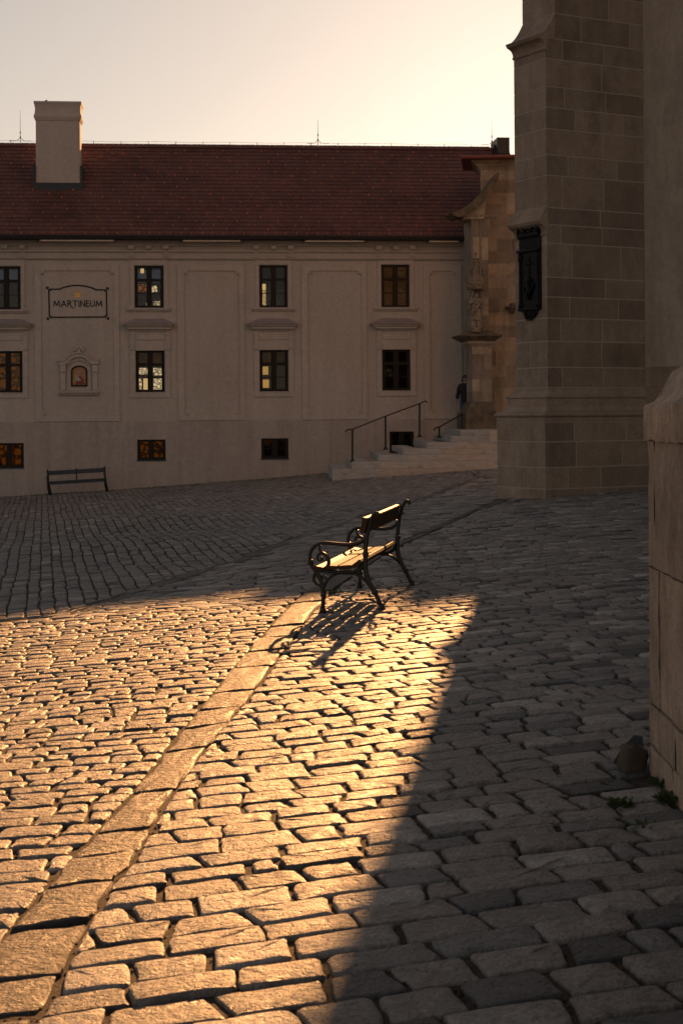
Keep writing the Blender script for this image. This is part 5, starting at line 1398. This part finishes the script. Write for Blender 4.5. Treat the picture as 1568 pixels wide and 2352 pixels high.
for (y, z, w_, h_) in ((-.26, .405, .09, .10), (-.15, .425, .09, .045), (-.045, .44, .09, .045)):
    mb = MB(); mb.bbox(-.03, L2 + .03, y - w_/2, y + w_/2, z - h_/2, z + h_/2, .006); mb.build('seat_slat', M['bluewood'], b2)
for a, b in ((.02, L2/2 - .015), (L2/2 + .015, L2 - .02)):
    mb = MB(); mb.prism_x([(.028, .68), (.06, .67), (.095, .81), (.062, .82)], a, b); mb.build('backrest', M['bluewood'], b2)

# ------------------------------------------------------------------ weeds, moss and litter in the joints
def weed(x, y, n, r_, h_, label, zoff=-.02, name='weed'):
    root = empty(name, (x, y, G(x, y) + zoff), R.uniform(0, 6), label, 'weed', 'weeds growing in the joints')
    mb = MB()
    for i in range(n):
        a = R.uniform(0, 2*math.pi); rr_ = r_*math.sqrt(R.random()); c = Vector((rr_*math.cos(a), rr_*math.sin(a), 0)); l_ = R.uniform(.5, 1)*h_
        d = Vector((math.cos(a), math.sin(a), R.uniform(.4, 1.6))).normalized(); s_ = d.cross(Vector((0, 0, 1))).normalized()*l_*.28; t_ = c + Vector((0, 0, R.uniform(0, h_*.6)))
        up = Vector((0, 0, .15*l_))
        mb.add([t_, t_ + d*l_*.45 + s_ + up, t_ + d*l_, t_ + d*l_*.45 - s_ + up, t_ + d*l_*.5 - up*.3], [(0, 1, 4), (1, 2, 4), (2, 3, 4), (3, 0, 4)])
    mb.build('leaves', M['leaf'], root, fix=False)
    mb = MB()
    for i in range(5):
        a = R.uniform(0, 6.28); mb.tube([(0, 0, -.02), (r_*.4*math.cos(a), r_*.4*math.sin(a), h_*.5), (r_*.8*math.cos(a), r_*.8*math.sin(a), h_*.7)], .0025, 4)
    mb.build('stems', M['leaf'], root, fix=False)
wl = [((1517, 1800), 60, .05, .05, 'weed at the foot of the low wall, nearest the brown stone'), ((1548, 1838), 90, .07, .055, 'broad weed clump at the foot of the low wall near the right edge'), ((1425, 1848), 60, .045, .045, 'dark leafy weed between setts left of the low wall'),
      ((1480, 1900), 80, .08, .03, 'flat mossy weed between setts below the low wall'), ((1395, 1800), 25, .03, .03, 'small weed sprig in the joint left of the low wall'), ((765, 1362), 110, .10, .04, 'sunlit weed tuft under the park bench'), ((1255, 1905), 22, .03, .02, 'tiny weed sprig among shaded setts at lower right')]
for p, n, r_, h_, lb in wl:
    q = ground_at(*p); weed(q.x, q.y, n, r_, h_, lb)
# moss in the wide joints of the far paving and along the facade foot, straw and grit: uncountable
mb = MB()
for i in range(5200):
    px, py = R.gauss(330, 130), R.gauss(1222, 34)
    q = ground_at(px, min(max(py, 1130), 1300))
    if blocked(q.x, q.y): continue
    for k in range(2):
        a = R.uniform(0, 6.28); l_ = R.uniform(.012, .03); x, y = q.x + R.gauss(0, .01), q.y + R.gauss(0, .03); z = G(x, y) - .019
        mb.add([(x - .012, y, z), (x + .012, y, z), (x + R.gauss(0, .012), y, z + l_)], [(0, 1, 2)])
for i in range(1500):
    x = R.uniform(-13, 0.5); yy = -.14 + R.gauss(0, .05); wv = BLD.world((x + 6.79)/BLD.c, yy)
    z = G(wv.x, wv.y) - .03; l_ = R.uniform(.02, .07)
    mb.add([(wv.x - .02, wv.y, z), (wv.x + .02, wv.y, z), (wv.x + R.gauss(0, .02), wv.y - .01, z + l_)], [(0, 1, 2)])
tag(mb.build('moss', M['moss'], None, fix=False), 'green moss in the paving joints and along the facade foot', 'moss', kind='stuff')
mb = MB()
for i in range(4200):
    px, py = R.uniform(-60, 1600), 1400 + 950*R.random()**1.3
    q = ground_at(px, py); z = q.z - .0125
    s_ = R.uniform(.003, .009)
    mb.blob((q.x, q.y, z), (s_, s_, s_*.7), 5, 3)
tag(mb.build('grit', M['dirt'], None, fix=False), 'loose grit in the joints between the setts', 'grit', kind='stuff')
mb = MB()
for i in range(700):
    px, py = R.uniform(-60, 1200), R.gauss(1640, 160)
    if py < 1400: continue
    q = ground_at(px, py); a = R.uniform(0, 6.28); l_ = R.uniform(.02, .07)
    p0 = Vector((q.x, q.y, q.z - .012)); p1 = p0 + Vector((math.cos(a)*l_, math.sin(a)*l_, R.uniform(-.006, .014)))
    mb.tube([p0, (p0 + p1)/2 + Vector((0, 0, .004)), p1], .0011, 3)
tag(mb.build('straw', M['straw'], None, fix=False), 'dry straw and stalks caught between the sunlit setts', 'straw', kind='stuff')
